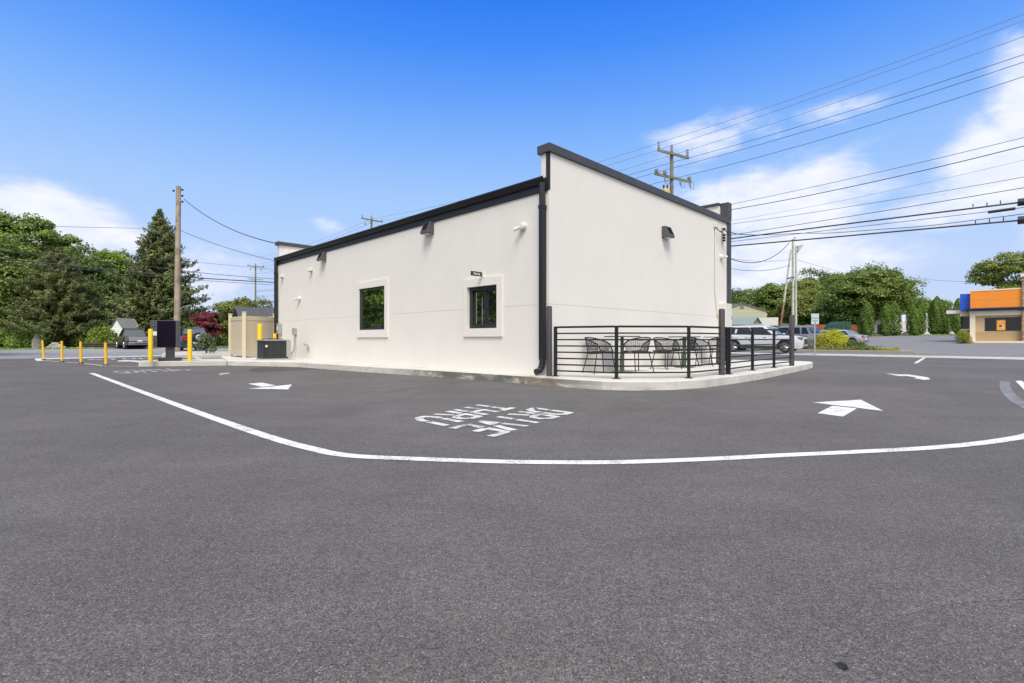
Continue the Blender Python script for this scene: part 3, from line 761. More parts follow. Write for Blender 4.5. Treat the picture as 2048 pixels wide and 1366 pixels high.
def sensor(label, loc):
    t = thing('wall_flood_sensor', label, 'sensor', loc, RL, 'small white wedge sensors on the side wall')
    MB().sideprism([(0, .09), (0, -.05), (-.15, -.07), (-.16, -.045)], -.06, .06, axis='x').build('hood', M['white'], t, bevel=.006)
    MB().box(-.03, .03, -.08, 0, -.10, -.055).build('bracket', M['greyb'], t)
    return t
sn = sensor('small white wedge sensor under the wall light near the far end', onleft(624, 539))
dup(sn, onleft(566, 552), RL, 'small white wedge sensor beside the far downspout')
# pick-up sign: small blade sign standing out from the wall
p = onleft(967, 549)
t = thing('pickup_sign', 'small black blade sign reading Pick-Up above the sliding window', 'sign', p, RL)
MB().box(-.02, .02, -.05, 0, -.06, .045).build('bracket', M['white'], t)
MB().box(-.012, .012, -.36, -.05, -.05, .045).build('sign_panel', M['black'], t, bevel=.002)
tx = text_mesh('lettering', 'Pick-Up', .06, M['white'], t); tx.rotation_euler = (R(90), 0, R(90)); tx.location = (.0135, -.205, -.004)
# grey boxes and conduit at the far end of the side wall
t = thing('meter_box', 'pale grey meter box on the side wall by the far downspout', 'utility box', onleft(562, 657), RL)
MB().box(-.13, .13, -.13, 0, -.21, .19).build('enclosure', M['greyb'], t, bevel=.012); MB().box(-.05, .05, -.142, -.13, -.06, .06).build('cover', M['white'], t)
t = thing('disconnect_box', 'grey electrical disconnect box with conduit behind the condenser', 'utility box', onleft(592, 663), RL)
MB().box(-.085, .085, -.11, 0, -.12, .13).build('enclosure', M['greyb'], t, bevel=.008)
zz = t.location.z
MB().tube([(.02, -.06, -.12), (.02, -.06, -.45), (.0, -.08, -.68), (-.10, -.14, -.82), (-.25, -.2, -.88)], .022, 8).build('conduit', M['greyb'], t, smooth=True)
t = thing('hose_bib', 'small outdoor tap and grey valve box low on the side wall', 'tap', onleft(617, 691), RL)
MB().tube([(-.06, 0, .03), (-.06, -.08, .03), (-.06, -.11, -.02)], .022, 8).build('tap', M['galv'], t, smooth=True)
MB().lathe([(.035, -.006), (.035, .006)], (-.06, -.13, .05), 10, 'y').build('handle', M['galv'], t)
MB().box(-.0, .09, -.06, 0, -.17, -.03).build('valve_box', M['greyb'], t, bevel=.006)
# service entrance on the patio wall
t = thing('service_mast', 'white weatherhead and thin conduit down the patio wall to the panel', 'conduit', onright(1428.5, 455), RR_)
MB().box(-.06, .06, -.09, 0, -.01, .14).build('weatherhead', M['white'], t, bevel=.02)
mb = MB(); mb.tube([(.0, -.04, -.0), (.0, -.04, -2.0)], .016, 8); mb.tube([(.0, -.04, -2.0), (.16, -.05, -2.66)], .016, 8); mb.build('conduit', M['white'], t)
mb = MB(); mb.tube([(0, -.05, 0), (.05, -.1, -.09), (.16, -.14, -.12), (.34, -.18, -.06), (.6, -.22, -.14)], .011, 6); mb.tube([(0, -.05, 0), (.09, -.13, -.12), (.3, -.2, -.2), (.6, -.24, -.16)], .011, 6); mb.build('service_loop', M['wire'], t)
t = thing('insulator_rack', 'black spool insulators on a rack high on the patio wall', 'insulator', onright(1443, 466), RR_)
MB().box(-.015, .015, -.04, 0, -.30, .16).build('rack', M['galv'], t)
for zc in (.11, -.08, -.16, -.24): MB().lathe([(.025, -.03), (.055, -.015), (.03, 0), (.055, .015), (.025, .03)], (0, -.08, zc), 10).build('spool', M['black'], t)
t = thing('electrical_panel', 'tall white electrical panel box on the patio wall at its street end', 'utility box', (CX + Q * (LR - .28), CY + Q * (LR - .28), 0), RR_)
MB().box(-.36, .10, -.20, 0, 1.18, 1.93).build('enclosure', M['white'], t, bevel=.006)
MB().box(-.54, -.36, -.12, 0, .80, 1.60).build('meter_socket', M['white'], t, bevel=.006)
MB().box(.02, .05, -.212, -.20, 1.45, 1.57).build('latch', M['galv'], t)
MB().box(-.05, .10, -.14, 0, .15, 1.18).build('riser', M['dark'], t)

# ------------------------------------------------------------------ patio railing and bollards
posts = [(1111, 752.5), (1233, 757.5), (1377.5, 756.5), (1454, 748.5), (1505, 741), (1548, 735.5), (1581, 731.5)]
PP = [G(x, y, .15) for x, y in posts]
RH = .935
def railing(label, pts):
    t = thing('railing', label, 'railing', pts[0], 0, 'black patio railings')
    o0 = pts[0]
    for p in pts:
        q = p - o0
        d = (pts[1] - pts[0]).normalized(); ang = math.atan2(d.y, d.x)
        mb = MB(Matrix.Translation(q) @ Matrix.Rotation(ang, 4, 'Z')); mb.box(-.026, .026, -.026, .026, 0, RH); mb.box(-.06, .06, -.06, .06, 0, .012); mb.build('post', M['rail'], t)
    for a, b in zip(pts[:-1], pts[1:]):
        a = a - o0; b = b - o0; d = (b - a); L = d.length; ang = math.atan2(d.y, d.x)
        for k in range(8):
            zz = .105 + k * .1165; hh = .013 if k < 7 else .018
            mb = MB(Matrix.Translation(a) @ Matrix.Rotation(ang, 4, 'Z')); mb.box(.027, L - .027, -.013, .013, zz - hh, zz + hh)
            mb.build('bar', M['rail'], t)
    return t
railing('black horizontal bar railing along the front of the patio, three panels from the downspout corner', PP[:4])
railing('black horizontal bar railing at the street end of the patio, right of the middle post', [PP[3] + Vector((.06, .05, 0)), PP[4], PP[5], PP[6]])
def sleeve_bollard(name, label, loc, h, r, m, group):
    o = MB().lathe([(r, 0), (r, h - .03), (r * .9, h - .008), (r * .55, h)], (0, 0, 0), 20).build(name, m, smooth=True)
    o.location = loc; return tag(o, label, 'bollard', group)
gb = 'dark bollards at the patio railing'
sleeve_bollard('bollard', 'tall dark grey bollard beside the downspout at the building corner', G(1098.5, 752.0, .15), 1.325, .053, M['boll'], gb)
p = G(1443.5, 749.8, .15); sleeve_bollard('bollard', 'tall dark grey bollard in the middle of the patio railing', p, .85 - .15 + 60.5 * p.y / F, .058, M['boll'], gb)
p = G(1583.5, 731.6, .15); sleeve_bollard('bollard', 'dark grey bollard at the street end of the patio railing', p, .70 + 48 * p.y / F, .06, M['boll'], gb)

# ------------------------------------------------------------------ patio tables and chairs
def table(label, loc, r=.38, h=.765):
    t = thing('patio_table', label, 'table', loc, 0, 'green round patio tables')
    MB().lathe([(r - .01, h - .025), (r, h - .02), (r, h - .004), (r - .006, h)], (0, 0, 0), 32).build('tabletop', M['tabt'], t)
    MB().lathe([(.045, .02), (.036, .1), (.036, h - .026)], (0, 0, 0), 16).build('column', M['tabg'], t, smooth=True)
    MB().lathe([(.235, 0), (.235, .012), (.05, .03)], (0, 0, 0), 24).build('base', M['tabg'], t)
    MB().lathe([(.0465, .05), (.0465, .35)], (0, 0, 0), 16).build('sleeve', M['tabg'], t)
    return t
T1 = table('green round patio table nearest the building corner', (2.33, 10.62, .15))
dup(T1, (4.24, 12.35, .15), 0, 'green round patio table in the middle of the three')
dup(T1, (5.72, 13.95, .15), 0, 'green round patio table nearest the street, behind the middle bollard')
def chair(label, loc, rz):
    t = thing('wicker_chair', label, 'chair', loc, rz, 'black wicker patio chairs')   # faces +x
    w_, sh, bh = .27, .43, .73
    def shell(th, k):      # th from -1..1 round the back, k 0 (seat) .. 1 (rim)
        a = th * R(112); r = .225 + .055 * k
        hz = sh + (bh - sh - (.14 * abs(th) ** 2.2)) * k
        return Vector((-.02 - r * math.cos(a) * 1.02, r * math.sin(a), hz))
    mb = MB()
    for i in range(25):
        th = -1 + 2 * i / 24; mb.tube([shell(th, k / 4) for k in range(5)], .0042, 4, cap=False)
    for k in range(1, 10):
        mb.tube([shell(-1 + 2 * i / 20, k / 10) for i in range(21)], .0042, 4, cap=False)
    mb.build('backrest', M['wicker'], t)
    MB().tube([shell(-1 + 2 * i / 24, 1) for i in range(25)] + [Vector((.16, .235, sh + .02))], .013, 6).build('rim', M['rail'], t)
    MB().tube([shell(-1, 1), Vector((.16, -.235, sh + .02))], .013, 6).build('rim', M['rail'], t)
    mb = MB(); rows = []
    n = 12
    for i in range(n + 1):
        y = -.22 + .44 * i / n; mb.tube([Vector((x, y, sh - .035 + .03 * (x + .22) / .42 + .03 * abs(y) / .22)) for x in (-.22, -.1, .05, .20)], .006, 4)
    for i in range(n + 1):
        x = -.22 + .42 * i / n; mb.tube([Vector((x, y, sh - .035 + .03 * (x + .22) / .42 + .03 * abs(y) / .22)) for y in (-.22, 0, .22)], .006, 4)
    mb.build('seat', M['wicker'], t)
    MB().tube([(-.22, -.22, sh - .02), (.2, -.23, sh), (.21, .23, sh), (-.22, .22, sh - .02), (-.22, -.22, sh - .02)], .011, 6).build('seat_frame', M['rail'], t)
    for sx, sy in ((-1, -1), (-1, 1), (1, -1), (1, 1)):
        a = Vector((-.17 if sx < 0 else .17, .19 * sy, sh - .01)); b = Vector((-.27 if sx < 0 else .23, .245 * sy, 0))
        MB().tube([a, b], .011, 6).build('leg', M['rail'], t)
    return t
C1 = chair('black wicker chair left of the nearest table, facing the street', (1.80, 10.28, .15), math.atan2(.16, .45))
dup(C1, (2.68, 10.80, .15), math.atan2(.75, -.35), 'black wicker chair right of the nearest table, seen from behind')
dup(C1, (3.60, 11.68, .15), math.atan2(.22, .35), 'black wicker chair between the nearest and the middle table, facing the street')
dup(C1, (4.44, 12.92, .15), math.atan2(.8, -.2), 'black wicker chair behind the column of the middle table')
dup(C1, (4.80, 12.85, .15), math.atan2(.1, .5), 'black wicker chair right of the middle table, behind a railing post')
dup(C1, (5.58, 13.50, .15), math.atan2(.7, .2), 'black wicker chair at the table nearest the street')

# ------------------------------------------------------------------ left: menu board, bollards, delineators
sleeve_bollard('bollard', 'yellow bollard left of the menu board on the kerb island', G(301, 723.6, .15), 1.01, .062, M['yellow'], 'yellow bollards')
sleeve_bollard('bollard', 'yellow bollard right of the menu board on the kerb island', G(379.5, 721.8, .15), 1.01, .062, M['yellow'], 'yellow bollards')
sleeve_bollard('bollard', 'yellow bollard standing behind the air conditioner by the tan fence', AT(519.5, 17.9, .15), HZ(647.5, 17.9) - .15, .074, M['yellow'], 'yellow bollards')
sleeve_bollard('bollard', 'short amber bollard by the far downspout behind the air conditioner', AT(549.5, 18.4, .15), HZ(667, 18.4) - .15, .055, M['amber'], 'yellow bollards')
mp_ = G(340.5, 721.8, .15)
t = thing('menu_board', 'charcoal drive-through order board with dark screen on a single post', 'menu board', mp_, R(24))
sc_ = mp_.y / F
MB().box(-.30, .30, -.13, .16, 0, .11).build('base', M['char'], t, bevel=.006)
MB().box(-.115, .115, -.07, .07, .11, .46).build('post', M['char'], t, bevel=.004)
for k in range(3): MB().box(.118, .13, -.03, .03, .14 + k * .03, .152 + k * .03).build('clip', M['white'], t)
cab = MB().box(-.51, .24, -.12, .12, .43, 1.29).build('cabinet', M['charl'], t, bevel=.006)
MB().box(-.325, .165, -.128, -.121, .445, 1.275).build('screen', M['screen'], t)
MB().box(-.505, -.335, -.126, -.121, .81, .94).build('notice', M['whitep'], t)
for zc in (1.13, .585):
    MB().lathe([(.045, .004), (.045, -.006), (.03, -.008)], (-.42, -.121, zc), 18, 'y').build('speaker', M['black'], t)
    MB().lathe([(.016, 0), (.016, -.012)], (-.42, -.127, zc), 12, 'y').build('microphone', M['greyb'], t)
mb = MB(); 
for (x, yb, yt, ln, lab) in [(88, 720.6, 680.8, -.07, 'orange flexible post at the tip of the painted gore, leaning left'), (124, 724.6, 681.8, -.01, 'orange flexible post second from the tip of the painted gore'),
                         (162, 727.4, 683.4, -.015, 'orange flexible post third from the tip of the painted gore'), (212, 731.4, 685.6, -.02, 'orange flexible post nearest the kerb island')]:
    p = G(x, yb); h = HZ(yt, p.y)
    t = thing('delineator_post', lab, 'post', p, 0, 'orange flexible posts along the gore line')
    MB().lathe([(.085, 0), (.075, .02), (.045, .05), (.03, .055)], (0, 0, 0), 14).build('foot', M['black'], t)
    L_ = Vector((ln, 0, h)); f_ = lambda k: L_ * k
    MB().tube([f_(.07), f_(.72)], .038, 12).build('tube', M['amber'], t, smooth=True)
    MB().tube([f_(.721), f_(.80)], .043, 12).build('collar', M['amberr'], t, smooth=True)
    MB().tube([f_(.80), f_(.97), f_(1.0)], .037, 12).build('head', M['amber'], t, smooth=True)

# ------------------------------------------------------------------ tan vinyl enclosure
fp = [AT(461, 20.0, .14), AT(488.5, 18.6, .14), AT(549.0, 20.05, .14)]
t = thing('vinyl_fence', 'tan vinyl privacy fence enclosure at the far end of the building', 'fence', fp[1])
o0 = fp[1]; fh = 1.69
def vpost(p, h=fh, w_=.125):
    mb = MB(Matrix.Translation(p - o0) @ Matrix.Rotation(R(20), 4, 'Z')); w2 = w_ / 2
    mb.box(-w2, w2, -w2, w2, 0, h); mb.prism([(-w2 - .012, -w2 - .012), (w2 + .012, -w2 - .012), (w2 + .012, w2 + .012), (-w2 - .012, w2 + .012)], h, h + .03)
    mb.build('post', M['vinyl'], t, bevel=.006)
for p in fp: vpost(p)
back1 = fp[0] + UV(.6, 2.0); vpost(AT(540, 21.6, .14), 1.64); 
def vpanel(a, b):
    a = a - o0; b = b - o0; d = b - a; L = d.length; ang = math.atan2(d.y, d.x)
    T_ = Matrix.Translation(a) @ Matrix.Rotation(ang, 4, 'Z')
    MB(T_).box(.06, L - .06, -.03, .03, fh - .27, fh - .12).build('rail', M['vinyl'], t, bevel=.004); MB(T_).box(.06, L - .06, -.03, .03, .10, .27).build('rail', M['vinyl'], t, bevel=.004)
    mb = MB(T_); n = max(3, int((L - .12) / .15)); wv = (L - .12) / n
    for i in range(n): mb.box(.06 + i * wv + .004, .06 + (i + 1) * wv - .004, -.016, .010, .27, fh - .27)
    mb.box(.06, L - .06, -.008, .004, .26, fh - .26)
    mb.build('panel', M['vinyl'], t)
vpanel(fp[0], fp[1]); vpanel(fp[1], fp[2]); vpanel(fp[0], AT(500, 23.5, .14)); 
vpost(AT(500, 23.5, .14))

# ------------------------------------------------------------------ condenser
u_, v_ = 17.78, 6.30
t = thing('air_conditioner', 'dark grey air conditioning condenser on the slab beside the building', 'air conditioner', UV(u_, v_, .15), R(45))
s_ = .41
def rbox(mb, s, r, z0, z1, n=6):
    pts = []
    for cx_, cy_, a0 in ((s - r, s - r, 0), (-s + r, s - r, 90), (-s + r, -s + r, 180), (s - r, -s + r, 270)):
        for k in range(n + 1):
            a = R(a0 + 90 * k / n); pts.append((cx_ + r * math.cos(a), cy_ + r * math.sin(a)))
    mb.prism(pts, z0, z1)
mb = MB(); rbox(mb, s_ + .05, .08, 0, .02); mb.build('pad', M['kerb'], t)
mb = MB(); rbox(mb, s_ - .02, .10, .045, .66); mb.build('coil', M['char'], t, smooth=True)
mb = MB()
for k in range(28): rbox(mb, s_ - .010, .10, .055 + k * .0215, .055 + k * .0215 + .006)
mb.build('fins', M['charl'], t)
mb = MB()
for k in range(6): rbox(mb, s_ + .002, .10, .12 + k * .095, .124 + k * .095)
for k in (-.22, .02, .24): mb.box(k, k + .004, -s_ - .004, -s_ + .01, .05, .65); mb.box(-s_ - .004, -s_ + .01, k, k + .004, .05, .65)
mb.build('wire_guard', M['wireg'], t)
mb = MB(); rbox(mb, s_ + .012, .11, .02, .05); mb.build('base_pan', M['greyb'], t)
mb = MB(); rbox(mb, s_ + .012, .11, .645, .68); mb.build('top_cover', M['greyb'], t)
mb = MB()
for k in range(5): mb.tube([Vector((math.cos(2 * math.pi * i / 24) * (.08 + k * .06), math.sin(2 * math.pi * i / 24) * (.08 + k * .06), .70 + .02 - k * .006)) for i in range(25)], .006, 4)
for k in range(8): a = k * math.pi / 4; mb.tube([(0, 0, .725), (math.cos(a) * .34, math.sin(a) * .34, .685)], .006, 4)
mb.build('fan_guard', M['black'], t)
MB().box(s_ * .72, s_ + .03, -s_ - .02, -s_ + .1, .1, .66).build('service_panel', M['greyb'], t)
MB().box(-s_ + .03, -s_ + .10, -s_ - .006, -s_ + .01, .43, .50).build('badge', M['white'], t)
t = thing('line_set', 'white insulated refrigerant pipes between the condenser and the wall', 'pipe', onleft(586, 719) + Vector((0, 0, -.02)), RL)
t.location.z = .15
MB().tube([(-.12, -.45, .05), (-.05, -.30, .28), (0, -.18, .32), (.02, -.16, .02)], .032, 8).build('pipe', M['white'], t, smooth=True)
MB().tube([(-.2, -.45, .2), (-.1, -.2, .3), (-.02, -.08, .28), (.0, .0, .25)], .022, 8).build('pipe', M['whitep'], t, smooth=True)

# ------------------------------------------------------------------ utility poles and wires
def wirefit(V, pts, ulo, uhi, n=40):
    """points on the street pole line: quadratic through the given sightings"""
    P3 = [PV(x, y, V) for x, y in pts]; us = [(p.y - p.x) * Q for p in P3]; zs = [p.z for p in P3]
    co = np.polyfit(us, zs, 2 if len(pts) > 2 else 1)
    return [UV(u, V, float(np.polyval(co, u))) for u in np.linspace(uhi, ulo, n)]
VP_ = 29.0
A_u = 15.0
poleA = UV(A_u, VP_)
def utility_pole(label, loc, h, r, m=None, arms=(), group=None, lean=(0, 0)):
    t = thing('utility_pole', label, 'utility pole', loc, 0, group)
    MB().tube([(0, 0, -.1), (lean[0] * .5, lean[1] * .5, h * .5), (lean[0], lean[1], h)], r, 12, r * .7).build('pole', m or M['pole'], t, smooth=True)
    return t
A_h = HZ(303, poleA.y)
def arm(t, z, half, m, th=.055, ang=R(45), off=0, brace=.5):
    T_ = Matrix.Rotation(ang, 4, 'Z')
    mb = MB(T_); mb.box(-half + off, half + off, -.19, -.10, z - th, z + th); mb.build('crossarm', m, t)
    if brace:
        for s in (-1, 1): MB(T_).tube([(s * half * .55 + off * .5, -.15, z - th), (0, -.15, z - th - brace)], .012, 4).build('brace', M['galv'], t)
def insul(t, x, z, h, r, m, ang=R(45), y=-.145):
    MB(Matrix.Rotation(ang, 4, 'Z')).lathe([(r * .5, 0), (r, h * .15), (r * .8, h * .3), (r, h * .45), (r * .8, h * .6), (r, h * .8), (r * .5, h)], (x, y, z), 10).build('insulator', m, t)
AA = utility_pole('tall wooden utility pole with two crossarms and a transformer, rising behind the roof', poleA, A_h, .15, M['poleb'], group='utility poles')
# crossarms run square to the wires, i.e. along v
z1_ = HZ(308, poleA.y); z2_ = HZ(357, poleA.y)
AG = R(30)
arm(AA, z1_ - .05, 1.35, M['poleg'], .07, AG); arm(AA, z2_, 1.60, M['poleg'], .07, AG)
for x in (-1.25, 1.25): insul(AA, x, z1_ + .03, .50, .085, M['insul'], AG)
insul(AA, 0, A_h - .02, .45, .085, M['insul'], y=0)
for x in (-1.45, -.75, 1.4): insul(AA, x, z2_ + .08, .22, .12, M['insul'], AG)
for x in (-.9, .45, 1.3):
    mb = MB(Matrix.Rotation(AG, 4, 'Z')); mb.tube([(x, -.25, z2_ - .1), (x + .08, -.3, z2_ - .55), (x + .35, -.3, z2_ - .5), (x + .4, -.25, z2_)], .02, 5); mb.build('cutout', M['insul'], AA)
    MB(Matrix.Rotation(AG, 4, 'Z')).tube([(x + .01, -.26, z2_ - .15), (x + .06, -.29, z2_ - .42)], .055, 8).build('fuse', M['insul'], AA)
zt = HZ(380, poleA.y)
tk = MB().lathe([(.26, zt - .9), (.28, zt - .85), (.28, zt - .1), (.22, zt + .02)], (-.42, -.1, 0), 16).build('transformer', M['yellowtank'], AA, smooth=True)
for dx in (-.1, .12): MB().lathe([(.05, zt), (.07, zt + .08), (.04, zt + .12), (.07, zt + .2), (.03, zt + .3)], (-.42 + dx, -.1, 0), 8).build('bushing', M['tabg'], tk)
W_ = [  # right-hand sightings, radius, left height offset, crossarm x
    ([(2048, 28), (1748, 140), (1313, 287)], .011, M['wirel'], -1.25), ([(2048, 41), (1748, 152), (1347, 290)], .011, M['wirel'], 0), ([(2048, 73), (1748, 179), (1368, 303)], .011, M['wirel'], 1.25),
    ([(2048, 109), (1770, 200), (1309, 334)], .013, M['wire'], -1.45), ([(2048, 124), (1815, 200), (1329, 340)], .013, M['wire'], -.75), ([(2048, 153), (1903, 200), (1369, 352)], .013, M['wire'], 1.4),
    ([(2048, 275), (1748, 346.5), (1465, 408)], .012, M['wire'], None), ([(2048, 292), (1748, 363.5), (1465, 419)], .019, M['wire'], None), ([(2048, 320), (1748, 388), (1465, 441)], .007, M['wirel'], None),
    ([(2048, 354), (1748, 405.5), (1465, 448)], .011, M['wire'], None), ([(2048, 375.5), (1748, 425), (1470, 469)], .015, M['wire'], None),
    ([(2048, 404), (1748, 441), (1465, 477)], .036, M['wire'], None), ([(2048, 415), (1748, 450), (1465, 483)], .013, M['wire'], None), ([(2048, 440), (1748, 467), (1465, 492)], .036, M['wire'], None)]
poleB = UV(15 + 33, 27.0); poleC = UV(84, 27.3)
wl = ['uppermost bare wire', 'second bare wire from the top', 'third bare wire from the top', 'uppermost dark wire under the bare ones', 'second dark wire above the roof', 'third dark wire, attached at the lower crossarm end',
      'dark wire leaving at the top of the building front', 'twisted dark cable below it near the building front', 'faint dotted wire in the middle of the lower bundle', 'thin dark wire above the service cable', 'service wire level with the patio wall insulators',
      'thick upper telephone cable', 'thin wire between the two thick telephone cables', 'thick lowest telephone cable']
for i, (pts, r, m, ax) in enumerate(W_):
    P_ = wirefit(VP_, pts, -25, A_u)
    if ax is not None: sh = lambda p: Vector((p.x + ax * Q, p.y + ax * Q, 0))
    pts3 = P_
    # carry on to the next poles up the street
    a = P_[0]; zB = a.z + .3 if i < 6 else a.z
    for (e, zz, sg) in ((poleB, zB, 1.0), (poleC, zB, 1.0)):
        s0 = pts3[0]; new = []
        for k in range(1, 13):
            q = k / 12; new.append(Vector((s0.x + (e.x - s0.x) * q, s0.y + (e.y - s0.y) * q, s0.z + (zz - s0.z) * q - sg * 4 * q * (1 - q) * .5)))
        pts3 = new[::-1] + pts3
    o = MB().tube(pts3, r, 5).build('power_line', m)
    tag(o, wl[i] + ', street lines', 'power line', 'overhead lines along the street')
def upole2(label, loc, h, lab2=None):
    t = utility_pole(label, loc, h, .15, M['poleg'], group='utility poles')
    arm(t, h - .25, 1.25, M['poleg'], .06); arm(t, h - 2.3, 1.15, M['poleg'], .05)
    for x in (-1.15, 1.15): insul(t, x, h - .18, .3, .07, M['insul'])
    insul(t, 0, h, .3, .07, M['insul'], y=0)
    for x in (-.8, .8): insul(t, x, h - .9, .3, .08, M['insul'])
    return t
upole2('utility pole whose crossarm shows just above the gutter line', poleB, HZ(436, poleB.y))
upole2('distant utility pole with two crossarms beyond the tan fence', AT(511, 80), HZ(530, 80))
# splice boxes near the right edge
def splice(label, c0, c1, r, m=M['black']):
    a = PV(*c0, VP_); b = PV(*c1, VP_); o = MB().tube([a, a.lerp(b, .5), b], r, 10).build('cable_splice', m); tag(o, label, 'splice case', 'black splice cases on the telephone cables'); 
splice('black splice case on the upper thick telephone cable', (2035, 405), (2090, 399), .15)
splice('slim black splice case between the two thick telephone cables', (1976, 424.5), (2031, 417), .06)
splice('black splice case on the lowest thick telephone cable', (2035, 441), (2090, 436), .16)
for i, (x, y0, y1) in enumerate(((1946, 408, 414), (1974, 405, 412), (2001, 401, 409), (1951, 441, 449), (1979, 438, 447), (2007, 434, 445))):
    o = MB().tube([PV(x, y0, VP_), PV(x, y1, VP_)], .02, 5).build('cable_clamp', M['wire'])
    tag(o, 'small clamp standing on a thick telephone cable beside the splice case', 'clamp', 'clamps on the telephone cables')
# twisted service drop to the patio wall
att = onright(1443, 466) + Vector((.25, -.1, 0)); pts = [att, Vector((7.1, 15.6, HZ(468.5, 15.6)))] + [PV(x, y, 26) for x, y in ((1530, 470), (1600, 466.5), (1660, 466), (1748, 459.5), (1850, 452), (1950, 440), (2060, 426), (2200, 405))]
tag(MB().tube(catmull(pts, 5), .014, 5).build('service_cable', M['wire']), 'wavy service cable running from the patio wall insulators to the street', 'cable')

# pole on the left with service drops
pl = AT(353.5, 27.8, .15); ph = HZ(373, 27.8) - .15
LP = utility_pole('weathered service pole behind the menu board, in front of the dark spruce', pl, ph, .165, M['pole'], group='utility poles', lean=(.10, 0))
for s, xs in ((1, (.0, .33, .66)), (-1, (.05,))):
    for k in xs: MB().lathe([(.03, -.05), (.07, -.03), (.04, 0), (.07, .03), (.03, .05)], (.10 + s * .24, -.05, ph - .2 - k), 8).build('spool', M['black'], LP)
MB().box(-.02, .0, -.06, -.04, ph - 1.0, ph - .1).build('rack', M['galv'], LP)
MB().box(.0, .22, -.06, -.0, ph - .9, ph - .05).build('band', M['yellowtank'], LP)
MB().tube([Vector((-.12 + .10 * math.cos(a), -.12, ph * .745 + .13 * math.sin(a))) for a in np.linspace(0, 6.3, 16)], .03, 6).build('coil', M['black'], LP)
ptop = pl + Vector((.10, 0, ph))
def drop(name, lab, a, b, sag, r=.012, m=None, n=18, cat='cable', group=None):
    pts = [a.lerp(b, k / n) - Vector((0, 0, 4 * sag * (k / n) * (1 - k / n))) for k in range(n + 1)]
    return tag(MB().tube(pts, r, 5).build(name, m or M['wire']), lab, cat, group)
farc = UV(U0 + 14.02, V0 + .02, 4.58)
drop('service_cable', 'cable from the top of the service pole down to the far roof corner', ptop + Vector((.3, 0, -.7)), farc, .35, .018)
drop('service_cable', 'thin cable from halfway up the service pole to behind the building', pl + Vector((.1, 0, HZ(459, 27.8) - .15)), UV(U0 + 14.3, V0 + 2.6, 3.75), .3, .012)
for i, (lab, U_, pts, r) in enumerate((
    ('upper dark cable crossing in front of the left trees', 45, ((-80, 494), (0, 501.5), (205, 523), (348, 539), (420, 547.5), (552, 558), (700, 566)), .02),
    ('thick dark cable crossing in front of the left trees', 45, ((-80, 509), (0, 517), (205, 537.5), (348, 552), (420, 557.5), (552, 565), (700, 571)), .038),
    ('thin cable just under the thick one crossing the left trees', 45, ((-80, 514), (0, 522), (205, 543), (348, 556), (420, 562), (552, 570), (700, 577)), .015),
    ('faint upper wire crossing the left trees toward the far pole', 48, ((-80, 470), (0, 480), (97, 492), (348, 520), (485, 533), (560, 541)), .012),
    ('far wire against the clouds between the big tree and the spruce', 60, ((-60, 447), (60, 451), (135, 453.5), (270, 456.5), (335, 458)), .018))):
    tag(MB().tube(catmull([PU(x, y, U_) for x, y in pts], 5), r, 5).build('overhead_cable', M['wire']), lab, 'cable', 'overhead lines along the side road')

# ------------------------------------------------------------------ vegetation
rng = np.random.default_rng(5)
def leafquads(C, N, size, rs=1.0, asp=1.0):
    size = size * .8
    """quads centred on C with normals N (unit), jittered"""
    n = len(C); N = N + rng.normal(0, .55 * rs, (n, 3)); N /= np.linalg.norm(N, axis=1, keepdims=True) + 1e-9
    A = np.cross(N, rng.normal(0, 1, (n, 3))); A /= np.linalg.norm(A, axis=1, keepdims=True) + 1e-9
    Bv = np.cross(N, A); s = (size * rng.uniform(.55, 1.25, n))[:, None]
    A = A * s * asp / 2; Bv = Bv * s / 2
    return np.stack([C - A - Bv * .35, C - Bv * .9 + A * .2, C + A + Bv * .3, C + Bv - A * .25], axis=1)
def limbs(t, trunk_h, r, targets, bark, base_r):
    mb = MB(); mb.tube([(0, 0, -.1), (rng.normal(0, .05), rng.normal(0, .05), trunk_h * .5), (0, 0, trunk_h)], base_r, 9, base_r * .75)
    mb.build('trunk', bark, t, smooth=True)
    mb = MB()
    for p in targets:
        p = Vector(p); m_ = Vector((p.x * .45, p.y * .45, trunk_h + (p.z - trunk_h) * .45 + .1))
        mb.tube([(0, 0, trunk_h * .92), m_, p], base_r * .42, 6, base_r * .08)
    mb.build('limb', bark, t, smooth=True)
